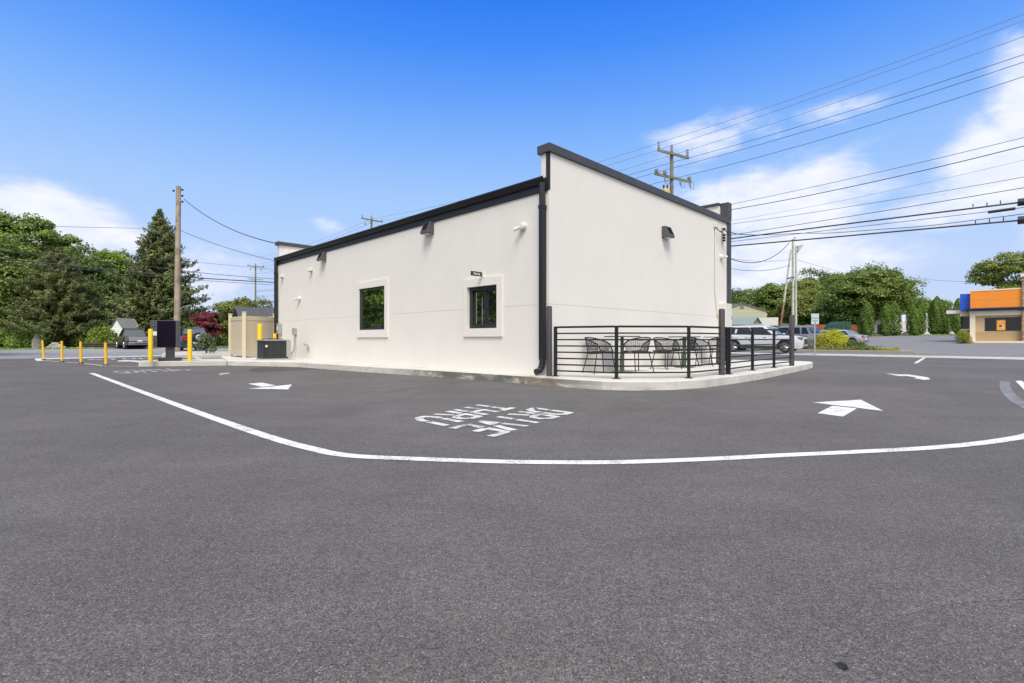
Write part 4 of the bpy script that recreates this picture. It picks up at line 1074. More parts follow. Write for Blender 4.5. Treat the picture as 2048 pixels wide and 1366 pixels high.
def tree(name, label, loc, h, r, low, m, bark=None, ncl=90, per=230, leaf=.30, base_r=.22, group=None, cat='tree', cl=.27, flat_=.8, lop=0.0, fill=.35):
    t = thing(name, label, cat, loc, 0, group); bark = bark or M['bark']
    zc = (h + low) / 2; rz = (h - low) / 2
    P = []
    dirs = rng.normal(0, 1, (ncl, 3)); dirs /= np.linalg.norm(dirs, axis=1, keepdims=True)
    rad = rng.uniform(fill, 1, ncl) ** .55 * .84
    cen = dirs * rad[:, None] * np.array([r, r, rz]) * (1 - lop * (dirs[:, 2:3] > .3) * .5) + np.array([0, 0, zc])
    C = []; N = []
    for c_ in cen:
        rc = r * cl * rng.uniform(.6, 1.25); k = int(per * 1.7 * rng.uniform(.6, 1.3))
        d = rng.normal(0, 1, (k, 3)); d /= np.linalg.norm(d, axis=1, keepdims=True)
        d[:, 2] = np.where(d[:, 2] < -.25, -d[:, 2] * .6, d[:, 2])
        q = d * rng.uniform(.45, 1.05, (k, 1)) * rc * np.array([1, 1, flat_]) + c_
        C.append(q); nn = d * .6 + (c_ - np.array([0, 0, zc])) / r * .3 + np.array([0, 0, .45]); N.append(nn / (np.linalg.norm(nn, axis=1, keepdims=True) + 1e-9))
    C = np.concatenate(C); N = np.concatenate(N); keep = C[:, 2] > .05
    quads('crown', leafquads(C[keep], N[keep], leaf), m, t)
    limbs(t, max(low + (h - low) * .25, .4), r, cen[:min(14, ncl)] * np.array([.85, .85, 1]), bark, base_r)
    return t
def spruce(name, label, loc, h, r, m, low=.6, lev=46, per=9, card=.42, group=None, droop=.28, bark=None, power=.85):
    t = thing(name, label, 'tree', loc, 0, group)
    C = []; N = []; D_ = []
    for i in range(lev):
        k = i / (lev - 1); z = low + (h - low) * k ** .95; L = r * (1 - k) ** power * rng.uniform(.74, 1.16) + .04
        nb = max(4, int(per * (1.1 - k * .5)))
        for j in range(nb):
            a = rng.uniform(0, 2 * math.pi); l = L * (rng.uniform(.66, 1.0) if rng.uniform() < .8 else rng.uniform(1.0, 1.22)); ns = max(4, int(l * 11))
            s = rng.uniform(.12, 1, ns) ** .75; side = rng.normal(0, .095, ns) * (1.12 - s) * l * .75
            rr = s * l; zz = z - droop * l * np.sin(s * math.pi * .72) + .12 * l * s ** 3
            x = rr * math.cos(a) - side * math.sin(a); y = rr * math.sin(a) + side * math.cos(a)
            C.append(np.stack([x, y, zz + rng.normal(0, .05, ns)], 1)); n_ = np.tile(np.array([math.cos(a) * .5, math.sin(a) * .5, .75]), (ns, 1)); N.append(n_)
    C = np.concatenate(C); N = np.concatenate(N); keep = C[:, 2] > .1
    C = C[keep]; N = N[keep]
    q = leafquads(np.repeat(C, 4, 0) + rng.normal(0, .08, (len(C) * 4, 3)), np.repeat(N, 4, 0), card, 1.2, .32)
    quads('crown', q, m, t)
    MB().tube([(0, 0, -.1), (0, 0, h * .5), (0, 0, h)], .17, 8, .02).build('trunk', bark or M['bark'], t, smooth=True)
    return t
def arborvitae(label, loc, h, r, group):
    t = thing('arborvitae', label, 'tree', loc, 0, group); n = 5200
    k = rng.uniform(0, 1, n) ** .85; a = rng.uniform(0, 2 * math.pi, n)
    prof = r * np.clip(np.minimum((k + .06) * 6, 1) * (1 - k ** 5.5) ** .75, .04, 1) * (1 + .13 * np.sin(a * 5 + k * 9 + rng.uniform(0, 6)) + .07 * np.sin(a * 11 - k * 23))
    rr = prof * rng.uniform(.72, 1.04, n); C = np.stack([rr * np.cos(a), rr * np.sin(a), k * h + .05], 1)
    N = np.stack([np.cos(a) * .9, np.sin(a) * .9, np.full(n, .45)], 1)
    quads('foliage', leafquads(C, N, .16, .8), M['arbor'], t)
    MB().tube([(0, 0, -.1), (0, 0, h * .9)], .06, 6, .02).build('trunk', M['bark'], t)
    return t
def bush(name, label, loc, rx, h, m, n=3000, leaf=.07, group=None, ry=None, lumps=14, cat='shrub', twig=True):
    t = thing(name, label, cat, loc, 0, group); ry = ry or rx; C = []; N = []
    for i in range(lumps):
        d = rng.normal(0, 1, 3); d /= np.linalg.norm(d); d[2] = abs(d[2]); q = np.array([d[0] * rx * .6, d[1] * ry * .6, h * .15 + d[2] * h * .55]); rc = min(rx, h) * rng.uniform(.3, .48)
        k = n // lumps; e = rng.normal(0, 1, (k, 3)); e /= np.linalg.norm(e, axis=1, keepdims=True)
        C.append(q + e * rc * rng.uniform(.6, 1.08, (k, 1))); N.append(e * .8 + np.array([0, 0, .4]))
    C = np.concatenate(C); N = np.concatenate(N); keep = C[:, 2] > .0; C = C[keep]; N = N[keep]
    quads('foliage', leafquads(C, N, leaf), m, t)
    if twig:
        mb = MB()
        for i in range(5): a = i * 1.3; mb.tube([(0, 0, -.02), (math.cos(a) * rx * .3, math.sin(a) * ry * .3, h * .5)], .02 * max(h, .6), 5, .006)
        mb.build('stem', M['bark'], t)
    return t
def at(px, d, z=None): 
    p = AT(px, d); v = (p.x + p.y) * Q; p.z = hgt(v) - .03 if z is None else z; return p
TL = 'trees beyond the side road'
tree('maple_tree', 'tall broad-leaved tree at the far left rising above the others', at(48, 64), HZ(418, 64), 6.2, 6.5, M['leafA'], ncl=120, per=230, leaf=.36, group=TL, cl=.24)
tree('maple_tree', 'broad leafy tree at the left edge in front of the tallest one', at(-22, 57), HZ(478, 57), 7.2, 1.2, M['leafA'], ncl=150, per=240, leaf=.34, group=TL)
tree('maple_tree', 'dark leafy tree behind the brownish pine, left of the yellow-green tree', at(168, 63), HZ(487, 63), 5.4, 1.0, M['leafB'], ncl=130, per=230, leaf=.34, group=TL)
tree('maple_tree', 'leafy tree behind the pine at left, its crown under the tallest tree', at(92, 66), HZ(484, 66), 5.2, 1.0, M['leafB'], ncl=120, per=230, leaf=.34, group=TL)
tree('maple_tree', 'yellow-green tree showing between the dark tree and the spruce', at(232, 76), HZ(492, 76), 4.6, 3, M['leafY'], ncl=100, per=200, leaf=.36, group=TL)
tree('maple_tree', 'mid green tree behind the white shed, left of the spruce', at(262, 70), HZ(556, 70), 4.5, .8, M['leafA'], ncl=100, per=220, leaf=.34, group=TL)
spruce('pine_tree', 'brownish green wide pine with a pale bare trunk at left', at(116, 50), HZ(498, 50), 4.6, M['needleP'], low=1.9, lev=44, per=15, card=.34, group=TL, droop=.10, bark=M['barkp'], power=.55)
spruce('spruce_tree', 'tall dark conical spruce behind the service pole', at(320, 53), HZ(422, 53), 5.5, M['needle'], low=1.0, lev=80, per=16, card=.40, group=TL, power=.76)
mb = None
tree('crape_myrtle', 'small crimson flowering tree right of the spruce', at(414, 47), HZ(618, 47), 1.65, .3, M['redleaf'], ncl=50, per=150, leaf=.17, base_r=.06, group=TL, fill=.1)
tree('small_tree', 'low green tree between the spruce and the crimson tree', at(374, 52), HZ(634, 52), 1.5, .5, M['leafA'], ncl=40, per=150, leaf=.18, base_r=.06, group=TL, fill=.1)
tree('small_tree', 'olive green tree behind the tan fence', at(490, 48), HZ(593, 48), 3.1, .9, M['leafO'], ncl=90, per=170, leaf=.20, base_r=.1, group=TL, fill=.1)
tree('small_tree', 'olive green tree left of the tan fence, under the distant pole', at(462, 52), HZ(612, 52), 1.9, .4, M['leafA'], ncl=60, per=150, leaf=.19, base_r=.08, group=TL, fill=.1)
# trees to the left of the frame, seen only in the window reflections
for (x, y, h, r_, m_) in ((-27, 12, 9.5, 4.4, 'leafB'), (-30.5, 21.5, 11, 5.0, 'leafA'), (-28, 4, 9, 4, 'leafB'), (-38, 14, 12, 5.5, 'leafA'), (-41, 26, 13, 6, 'leafA'), (-26, -6, 9, 4, 'leafA')):
    tree('maple_tree', 'leafy tree beyond the left edge of the lot, mirrored in the side windows', (x, y, -.03), h, r_, .1, M['leafO' if m_ == 'leafB' else 'leafY'], ncl=90, per=150, leaf=.34, group='trees mirrored in the windows')
tag(utility_pole('pale wooden pole beyond the left edge, mirrored in the left window', (-21, 18.2, 0), 9, .16, M['pole']), 'pale wooden pole beyond the left edge, mirrored in the left window', 'utility pole', 'utility poles')
TRR = 'trees beyond the street'
for (px, d, ty, r_, m_, lab) in ((1470, 105, 584, 6.0, 'leafB', 'dark tree just right of the building edge, behind the pale green house'),
                            (1520, 112, 573, 6.5, 'leafA', 'green tree behind the pale green house gable'),
                            (1560, 100, 560, 5.0, 'leafA', 'tree behind the leaning brown pole'),
                            (1603, 118, 560, 7.0, 'leafO', 'olive tree just right of the pair of poles'),
                            (1640, 125, 530, 8.6, 'leafB', 'tallest rounded tree on the rise beyond the street'),
                            (1618, 92, 582, 5.2, 'leafO', 'yellowish tree in front of the tallest rounded one'),
                            (1690, 118, 540, 7.0, 'leafA', 'tree left behind the big spreading oak'),
                            (1668, 90, 575, 4.6, 'leafA', 'lower tree above the brown fence'),
                            (1860, 130, 592, 5.5, 'leafO', 'pale distant tree above the arborvitae row'),
                            (1880, 110, 640, 5.0, 'leafY', 'bright low tree seen between the arborvitae'),
                            (1830, 108, 610, 6.0, 'leafA', 'distant tree behind the second arborvitae clump')):
    tree('broadleaf_tree', lab, at(px, d), HZ(ty, d) - at(px, d).z, r_, 1.2, M[m_], ncl=90, per=190, leaf=.44, group=TRR, cl=.30)
tree('oak_tree', 'big spreading oak right of the parking sign', at(1738, 78), HZ(533, 78) - at(1738, 78).z, 7.0, 1.8, M['leafA'], ncl=150, per=230, leaf=.34, group=TRR, cl=.24)
tree('oak_tree', 'dark shaded tree under the big oak behind the brown fence', at(1700, 80), HZ(590, 80) - at(1700, 80).z, 5.5, .3, M['leafB'], ncl=110, per=220, leaf=.34, group=TRR)
tree('broadleaf_tree', 'large open-crowned tree behind the orange building', at(2040, 82), HZ(500, 82) - at(2040, 82).z, 6.6, 5.0, M['leafO'], ncl=85, per=180, leaf=.36, group=TRR, cl=.20)
for i, (px, d, ty, r_, lab) in enumerate(((1735, 66, 604, .75, 'arborvitae partly under the oak, leftmost of the row'), (1728, 67, 622, .7, 'low arborvitae under the oak beside the brown fence'),
                       (1773, 66, 607, .72, 'left arborvitae of the pair before the trailer'), (1789, 66, 603, .74, 'right arborvitae of the pair before the trailer'),
                       (1824, 66.5, 600, .62, 'left arborvitae of the second clump'), (1833, 67, 597, .62, 'middle arborvitae of the second clump'), (1842, 66, 597, .55, 'right slender arborvitae of the second clump'), (1831, 64.5, 616, .55, 'short pointed arborvitae in front of the second clump'),
                       (1867, 66, 601, .62, 'left arborvitae of the widest clump'), (1874, 65.5, 593, .66, 'tallest arborvitae of the widest clump'), (1884, 65.5, 600, .62, 'third arborvitae of the widest clump'), (1892, 66, 602, .60, 'right arborvitae of the widest clump'),
                       (1917, 63, 597, .6, 'arborvitae behind the blue block of the orange building'))):
    p = at(px, d); arborvitae(lab, p, HZ(ty, d) - p.z, r_ * .98, 'arborvitae row')
# shrubs and ground cover
bush('golden_shrub', 'large golden yellow mounded shrub on the kerb island beside the parking sign', AT(1661, 34.5, .13), 1.2, 1.5, M['gold'], 13000, .085, lumps=34)
bush('golden_shrub', 'small golden shrub behind the parking sign', AT(1640, 35, .13), .55, .75, M['gold'], 2500, .08)
bush('dark_shrub', 'low dark green spreading shrub right of the golden one', AT(1711, 33.5, .13), .85, .62, M['leafB'], 4200, .07, lumps=22)
bush('round_yew', 'clipped round yellow-green bush at the corner of the orange building', at(1927.5, 44.3), .62, 1.5, M['yew'], 8000, .06, lumps=26)
def cover(name, poly_uv, h, m, n, leaf, z=0.0):
    (u0_, v0_), (u1_, v1_) = poly_uv
    us = rng.uniform(u0_, u1_, n); vs = rng.uniform(v0_, v1_, n)
    hh = h * (.35 + .65 * (.5 + .5 * np.sin(us * 2.1 + vs) * np.sin(vs * 3.3 - us * .7)))
    C = np.stack([(vs - us) * Q, (us + vs) * Q, z + rng.uniform(0, 1, n) * hh], 1)
    N = np.tile(np.array([0, -.4, .7]), (n, 1)); o = quads(name, leafquads(C, N, leaf, 1.1), m); o['kind'] = 'stuff'; return o
cover('ground_cover', ((6.0, 37.8), (12.5, 39.8)), .30, M['juniper'], 9000, .08, .15)
cover('ground_cover', ((4.9, 37.8), (9.5, 38.5)), .20, M['yew'], 6000, .07, .15)
cover('tall_weeds', ((58.0, -16), (61, -1)), .8, M['weed'], 9000, .24, 0)
cover('grass_verge', ((56.4, -20), (58.3, 45)), .16, M['weed'], 16000, .12, 0)
cover('grass_verge', ((-20, 83), (25, 86)), .18, M['weed'], 5000, .16, 1.33)
for (px, d, rx, h, m_, lab) in ((15, 49, 2.0, 2.3, 'weed', 'bright green weedy shrub at the left edge'), (42, 48, 1.3, 1.6, 'weed', 'bright shrub with pale flowers left of the pale stone'), (206, 47, 1.4, 2.3, 'leafY', 'bright green leafy sapling left of the white shed'),
                            (228, 46.5, .8, 1.0, 'leafA', 'low green shrub at the foot of the white shed'), (150, 50, 3.2, 1.5, 'leafB', 'dark hedge under the pine'), (185, 50.5, 2.2, 1.4, 'leafB', 'dark hedge beside the bright sapling'),
                            (-40, 48, 2.6, 2.2, 'weed', 'bright weedy shrub beyond the left edge')):
    bush('wild_shrub', lab, at(px, d), rx, h, M[m_], 5200, .19, 'wild shrubs beyond the gravel', lumps=26)
bush('hydrangea_shrub', 'grey-green leggy shrub on the far kerb island by the tan fence', AT(413, 24.6, .15), .52, 1.15, M['sage'], 2200, .085, lumps=20)
for (px, d, rx, h) in ((-30, 57, 5.5, 3.0), (60, 57, 5.5, 2.9), (150, 58, 5.5, 2.8), (250, 59, 5.0, 2.6), (436, 60, 4.0, 1.9), (330, 60, 4.5, 2.4), (530, 62, 4.5, 2.0)):
    bush('wild_shrub', 'dark undergrowth filling the foot of the trees beyond the gravel', at(px, d), rx, h, M['leafB'], 6500, .26, 'undergrowth beyond the gravel', lumps=34)
# stones, logs
o = MB().lathe([(.55, 0), (.62, .5), (.55, 1.1), (.3, 1.6), (.04, 1.9)], (0, 0, 0), 9).build('garden_stone', M['rock'], smooth=True); o.location = at(73, 47.5); o.scale = (.68, .45, .72); tag(o, 'upright pale pointed stone at the edge of the left trees', 'stone')
o = MB().lathe([(.5, 0), (.65, .2), (.5, .6), (.2, .85), (.02, .9)], (0, 0, 0), 9).build('garden_stone', M['rock'], smooth=True); o.location = at(47, 49); o.scale = (1.3, .7, 1.6); tag(o, 'rounded grey boulder behind the weeds at left', 'stone')
for k, (px, d, w_, lab) in enumerate(((247, 44.6, 6, 'stacked dark timbers at the gravel edge left of the pickup'), (112, 46, 1.6, 'grey log pile at the foot of the pale pine trunk'))):
    mb = MB()
    for j in range(3): mb.tube([(-w_ / 2 + j * .2, 0, .12 + j * .17), (w_ / 2 - j * .3, .1, .12 + j * .17)], .09, 7)
    o = mb.build('timber_stack', M['timber'] if k == 0 else M['rock']); o.location = at(px - 25 * (k == 0), d); tag(o, lab, 'timber')

# ------------------------------------------------------------------ small buildings
def gable(name, label, loc, rz, W, Dp, wall_h, ridge, wm, rm, over=.25, cat='shed', gm=None, axis='x'):
    """ridge runs along local y; gable end at y=0 faces -y"""
    t = thing(name, label, cat, loc, rz)
    MB().sideprism([(-W / 2, 0), (W / 2, 0), (W / 2, wall_h), (0, ridge), (-W / 2, wall_h)], 0, Dp).build('wall', wm, t)
    th = .09; sl_ = (ridge - wall_h) / (W / 2); ex = W / 2 + over
    mb = MB()
    mb.sideprism([(0, ridge + .01), (ex, ridge - sl_ * ex + .01), (ex, ridge - sl_ * ex + th + .01), (0, ridge + th + .02)], -over, Dp + over)
    mb.sideprism([(0, ridge + .01), (-ex, ridge - sl_ * ex + .01), (-ex, ridge - sl_ * ex + th + .01), (0, ridge + th + .02)], -over, Dp + over)
    mb.build('roof', rm, t); return t
def siding(t, W, h, n, m, y=-.012):
    mb = MB()
    for i in range(n): z = h * i / n; mb.sideprism([(y, z + .01), (y - .02, z + .012), (y, z + h / n)], -W / 2, W / 2, 'x')
    mb.build('siding', m, t)
p = at(243, 47.2)
t = gable('white_shed', 'white clapboard shed with grey roof behind the pickup', at(234, 47.2), R(-20), 1.6, 1.5, 1.9, 2.75, M['siding'], M['shinglel'], .08)
siding(t, 1.6, 1.9, 12, M['siding']); MB().box(-.14, .10, -.05, -.02, .55, 1.45).build('window', M['glassb'], t)
MB().box(-.86, -.80, -.06, -.0, 0, 1.95).build('corner_board', M['whitep'], t)
t = gable('garden_shed', 'dark shingled shed roof rising behind the tan fence', AT(480, 27), R(-52), 3.8, 5.2, 1.5, 2.48, M['browngable'], M['shingle'], .25)
t = gable('pale_green_house', 'pale green gabled house beyond the street right of the building', at(1484, 74), R(-8), 6.9, 9, 4.2 - .3, 5.35 - .3, M['sidegreen'], M['shinglel'], .2, 'house')
siding(t, 6.9, 3.9, 22, M['sidegreen']); MB().box(-.28, .28, -.06, -.02, 4.3, 4.8).build('vent', M['oldwood'], t)
t = gable('wooden_barn', 'grey board barn with a green tin roof in front of the pale green house', at(1513, 60), R(40), 2.4, 7.5, 2.1, 2.9, M['oldwood'], M['tin'], .15, 'barn')
t = gable('pale_roof_shed', 'low shed with a pale roof right of the barn', at(1554, 62), R(60), 2.1, 2.6, 1.9, 2.75, M['oldwood'], M['paleroof'], .15)
t = gable('white_outbuilding', 'long white outbuilding behind the arborvitae row', at(1856, 88), R(-8), 6, 9.5, 2.3, 3.7, M['whitep'], M['whitep'], .15, 'outbuilding')
siding(t, 6, 2.3, 14, M['whitep'])
gable('white_outbuilding', 'white outbuilding at the far left end of the arborvitae row, under the oak', at(1765, 78), R(-8), 4.4, 6, 2.2, 3.2, M['whitep'], M['whitep'], .15, 'outbuilding')
# box trailer
def wheel(mb_t, x, y, r, w_, parent, rimm=True, side=-1):
    o = MB().lathe([(r * .62, -w_ / 2), (r * .93, -w_ / 2), (r, -w_ * .32), (r, w_ * .32), (r * .93, w_ / 2), (r * .62, w_ / 2)], (x, y, r), 24, 'y').build('wheel', M['tyre'], parent, smooth=True)
    if rimm:
        mb = MB(); yy = y + side * (w_ / 2 - .02)
        mb.lathe([(r * .66, -.01), (r * .62, .02)], (x, yy, r), 24, 'y')
        mb.build('rim_back', M['clad'], o)
        mb = MB(); yf = yy + side * .022
        for k in range(10):
            a = 2 * math.pi * k / 10 + (.12 if k % 2 else -.12)
            mb.tube([(x + math.cos(a) * r * .12, yf, r + math.sin(a) * r * .12), (x + math.cos(a) * r * .60, yf, r + math.sin(a) * r * .60)], r * .055, 5)
        mb.tube([Vector((x + math.cos(a) * r * .62, yf, r + math.sin(a) * r * .62)) for a in np.linspace(0, 2 * math.pi, 25)], r * .05, 5)
        mb.lathe([(r * .15, -.02), (r * .15, .02)], (x, yf, r), 12, 'y')
        mb.build('rim', M['rim'], o)
    return o
t = thing('cargo_trailer', 'white box trailer with a single visible wheel behind the arborvitae', 'trailer', at(1803, 71), R(6))
MB().box(-1.5, 2.2, 0, 2.1, .45, 2.1).build('box_body', M['whitep'], t, bevel=.03); MB().box(-1.6, 3.3, 0, 2.0, .33, .44).build('chassis', M['clad'], t); wheel(None, -.15, -.12, .33, .2, t)
t = thing('utility_trailer', 'black utility trailer with upright ramp left of the arborvitae pair', 'trailer', at(1757, 72), 0)
MB().box(-.1, .45, 0, .1, .2, 1.6).build('ramp', M['black'], t)
for x in (.75, 1.15): MB().box(x, x + .12, 0, .1, .2, 1.6).build('upright', M['black'], t)
MB().box(-.2, 1.9, 0, 1.2, .18, .3).build('deck', M['clad'], t)
t = thing('lawn_tractor', 'small red garden machine right of the arborvitae row', 'lawn tractor', at(1903, 68), 0)
MB().box(-.55, .2, -.2, .3, .35, .75).build('hood', M['redm'], t, bevel=.08); MB().box(-.2, .7, -.3, .4, .2, .36).build('deck', M['redm'], t, bevel=.04); MB().box(.15, .35, -.1, .3, .7, 1.1).build('seat', M['black'], t, bevel=.04)
for x in (-.4, .5): wheel(None, x, -.3, .2 + .07 * (x > 0), .12, t, False)
o = MB().lathe([(.45, 0), (.5, .15), (.35, .4), (.05, .5)], (0, 0, 0), 10).build('garden_stone', M['whitep'], smooth=True); o.location = at(1906, 65); tag(o, 'pale boulder beside the red garden machine', 'stone')
# brown board fence and green container
t = thing('board_fence', 'brown board fence behind the parked cars under the oak', 'fence', at(1612, 70), R(2))
mb = MB(); 
for i in range(54): mb.box(i * .16, i * .16 + .15, 0, .03, -.4, 1.75)
mb.build('boards', M['fencewood'], t)
for i in range(5): MB().box(i * 2.1, i * 2.1 + .1, .03, .12, -.4, 1.8).build('post', M['fencewood'], t)
t = thing('green_container', 'dark green roll-off container in front of the brown fence', 'container', at(1663, 62), 0)
MB().sideprism([(0, 0), (2.4, 0), (2.4, 2.15), (1.0, 2.15), (.4, 1.75), (0, 1.1)], 0, 1.8).build('tank', M['greenbox'], t, bevel=.03)
for x in (.6, 1.2, 1.8): MB().box(x, x + .07, -.05, -.0, .1, 1.7).build('rib', M['greenbox'], t)
MB().box(2.15, 2.32, -.07, -.051, .8, 1.05).build('notice', M['whitep'], t)
# lumber on a flat trailer
t = thing('flatbed_trailer', 'flat trailer loaded with pale lumber behind the white car', 'trailer', at(1497, 46), R(-6))
MB().box(0, 3.9, 0, 1.8, .95, 1.1).build('deck', M['clad'], t); 
mb = MB(); 
for i in range(9): mb.box(.1 + .25 * (i % 3), 3.6 - .2 * (i % 4), .15 + .17 * i, .29 + .17 * i, 1.1 + .0 * i, 1.2 + .04 * (i % 3))
mb.build('lumber', M['lumber'], t)
mb = MB(); mb.tube([(.2, .1, 1.35), (3.9, .1, 1.25)], .04, 6); mb.tube([(1.2, .1, 2.05), (3.7, .1, 1.35)], .04, 6); mb.tube([(.2, .1, 1.1), (.2, .1, 1.45)], .03, 5); mb.build('ladder_rail', M['whitep'], t)
for x in (.8, 1.7): wheel(None, x, -.05, .36, .2, t, False)

# ------------------------------------------------------------------ poles beyond the street
p = at(1586, 45); h = HZ(478, 45) - p.z
t = utility_pole('wooden service pole beyond the street with a pale street lamp', p, h, .13, M['polem'], group='utility poles')
MB().tube([(.215, -.1, -.1), (.215, -.1, h - .6)], .095, 10, .07).build('lamp_shaft', M['polem'], t, smooth=True)
MB().tube([(.15, -.1, h - 1.3), (.45, -.12, h - .75), (.8, -.14, h - .55)], .05, 6).build('lamp_arm', M['galv'], t)
MB().sideprism([(.30, h - 1.25), (.36, h - .65), (.80, h - .52), (.72, h - .68)], -.25, .02).build('lamp_head', M['galv'], t)
MB().tube([Vector((.12 + .09 * math.cos(a), -.1, h + .02 + .13 * math.sin(a))) for a in np.linspace(0, 5.5, 12)], .022, 5).build('cable_loop', M['wire'], t)
a = AT(1582, 44.6, HZ(500, 44.6)); b = AT(1556, 44.6, .3)
mid_ = a.lerp(b, .55)
t = thing('brace_pole', 'leaning brace pole, white above and rusty brown below, against the service pole', 'pole', b)
MB().tube([Vector((0, 0, 0)), mid_ - b], .10, 8, .09).build('pole', M['rust'], t); MB().tube([mid_ - b, a - b], .088, 8, .07).build('pole', M['polem'], t)
MB().tube([(a - b) * .70 + Vector((0, -.1, 0)), (a - b) * .70 + Vector((.55, -.1, .12))], .07, 6).build('clamp', M['black'], t)
drop('service_cable', 'sagging cable from the service pole beyond the street toward the building front', AT(1578, 44.6, HZ(486, 44.6)), AT(1440, 30, HZ(508, 30)), 1.05, .028)
drop('service_cable', 'lower thin cable from the brace pole toward the building front', AT(1580, 44.6, HZ(530, 44.6)), AT(1430, 34, HZ(530, 34)), .45, .018)
drop('service_cable', 'thin high wire from the service pole toward the building front', AT(1586, 45, HZ(518, 45)), AT(1430, 36, HZ(511, 36)), .3, .012)
drop('service_cable', 'thin wire from the service pole down to the right trees', AT(1592, 45, HZ(519, 45)), AT(1760, 78, HZ(556, 78)), .3, .014)
drop('service_cable', 'faint far wire between the oak and the orange building', AT(1815, 80, HZ(555, 80)), AT(1990, 80, HZ(562, 80)), .3, .02)

# parking sign
p = G(1629.5, 711.3); t = thing('parking_sign', 'pale green reserved parking sign on a steel post beside the golden shrub', 'sign', p, R(4))
MB().box(-.03, .03, -.012, .03, 0, HZ(628, p.y)).build('post', M['galv'], t)
zt = HZ(627.3, p.y); zb = HZ(648.5, p.y)
MB().prism([(-.205, -.03), (.205, -.03), (.205, -.018), (-.205, -.018)], zb, zt).build('sign_panel', M['signface'], t, bevel=.003)
for s, dz, sz in (('RESERVED', .235, .085), ('PARKING', .36, .075)):
    tx = text_mesh('lettering', s, sz, M['signtxt'], t); tx.rotation_euler = (R(90), 0, 0); tx.location = (0, -.0325, zt - dz)
mb = MB(); mb.tube([Vector((.035 * math.cos(a), -.034, zb + .075 + .035 * math.sin(a))) for a in np.linspace(2.4, 6.6, 10)], .007, 4); mb.tube([(-.008, -.034, zb + .15), (-.005, -.034, zb + .09), (.03, -.034, zb + .088), (.045, -.034, zb + .05)], .008, 4)
mb.lathe([(.012, -.003), (.012, .003)], (-.01, -.034, zb + .168), 8, 'y'); mb.build('symbol', M['black'], t)

# ------------------------------------------------------------------ orange restaurant at the right
oc = AT(1941, 46, 0); vz = hgt((oc.x + oc.y) * Q)
t = thing('orange_restaurant', 'tan restaurant with an orange fascia, blue block and stone column at the right edge', 'building', (oc.x, oc.y, vz), R(-45))
zz = lambda py, d=46: HZ(py, d) - vz
MB().box(0, 3.3, .35, 8, 0, zz(633)).build('wall', M['tan'], t)
MB().box(3.3, 9, .9, 8, 0, zz(585)).build('wall', M['tan'], t)
MB().box(.0, 3.3, .30, .35, 0, zz(664)).build('wainscot', M['tan2'], t)
MB().box(-.05, 3.3, .1, .9, zz(632), zz(624)).build('soffit', M['cream'], t)
MB().box(-.05, .32, .1, .5, 0, zz(632)).build('pilaster', M['cream'], t)
MB().box(-.02, 3.32, .06, 3, zz(620), zz(583)).build('fascia', M['orange'], t)
MB().box(-.04, 3.32, .03, 3.1, zz(583), zz(580.5)).build('cornice', M['cream'], t)
for k in (1.1,): MB().box(-.02, 3.3, .052, .058, zz(601.2), zz(600.7)).build('seam', M['tan2'], t)
MB().box(-.40, 3.6, -.35, .3, zz(619.5), zz(617)).build('awning', M['navy'], t); MB().box(-.30, 3.6, -.25, .3, zz(622.5), zz(620)).build('awning', M['navy'], t)
MB().box(-.75, -.03, .5, 2.4, zz(620), zz(586.5)).build('blue_block', M['blue'], t)
MB().box(-.75, -.0, .45, 2.4, zz(632), zz(626)).build('soffit', M['tan'], t)
o = MB().box(-.70, -.05, .7, .76, .1, zz(632)).build('entry_glazing', M['glassb'], t)
MB().box(-.70, -.05, .66, .70, zz(660), zz(658)).build('door_bar', M['whitep'], o)
MB().box(-1.75, -.2, .9, 2.2, zz(625.5), zz(619)).build('canopy', M['whitep'], t)
f = MB().box(.95, 3.24, .32, .345, zz(662), zz(636)).build('window', M['black'], t)
MB().box(1.0, 3.2, .30, .318, zz(661), zz(637)).build('pane', M['glassb'], f)
ps_ = MB().box(1.72, 2.28, .27, .285, zz(661.0), zz(641)).build('poster', M['posto'], t)
zc = zz(653.5)
MB().lathe([(.17, 0), (.16, -.008)], (2.0, .268, zc), 16, 'y').build('bowl_print', M['food1'], ps_)
MB().lathe([(.12, 0), (.11, -.008)], (1.97, .262, zc + .03), 14, 'y').build('food_print', M['food2'], ps_)
MB().box(1.80, 2.12, .264, .27, zz(645), zz(643.6)).build('title_print', M['food1'], ps_)
MB().box(3.33, 4.7, -.1, 1.2, 0, zz(560)).build('stone_column', M['stone'], t, bevel=.02)
mb = MB(); rr = random.Random(3)
z = .02
while z < zz(562):
    hh = rr.uniform(.09, .17); x = 3.33
    while x < 4.7:
        ww = rr.uniform(.2, .5); mb.box(x, min(x + ww, 4.7) - .01, -.1 - rr.uniform(.005, .035), -.09, z, z + hh - .012); x += ww
    y = -.1
    while y < 1.2:
        ww = rr.uniform(.2, .5); mb.box(3.33 - rr.uniform(.005, .035), 3.34, y, min(y + ww, 1.2) - .01, z, z + hh - .012); y += ww
    z += hh
mb.build('stone_facing', M['stone'], t)
MB().box(3.22, 4.82, -.22, 1.3, zz(560), zz(554)).build('column_cap', M['cream'], t)
MB().box(-.3, 5, -.25, .29, -.1, .16).build('plinth', M['cream'], t)
struct(MB().prism([(p_.x, p_.y) for p_ in (AT(1912, 45.2), AT(1944, 44.2), AT(1950, 46.5), AT(1918, 47.5))], vz - .2, vz + .12).build('kerb_island', M['kerb2']))

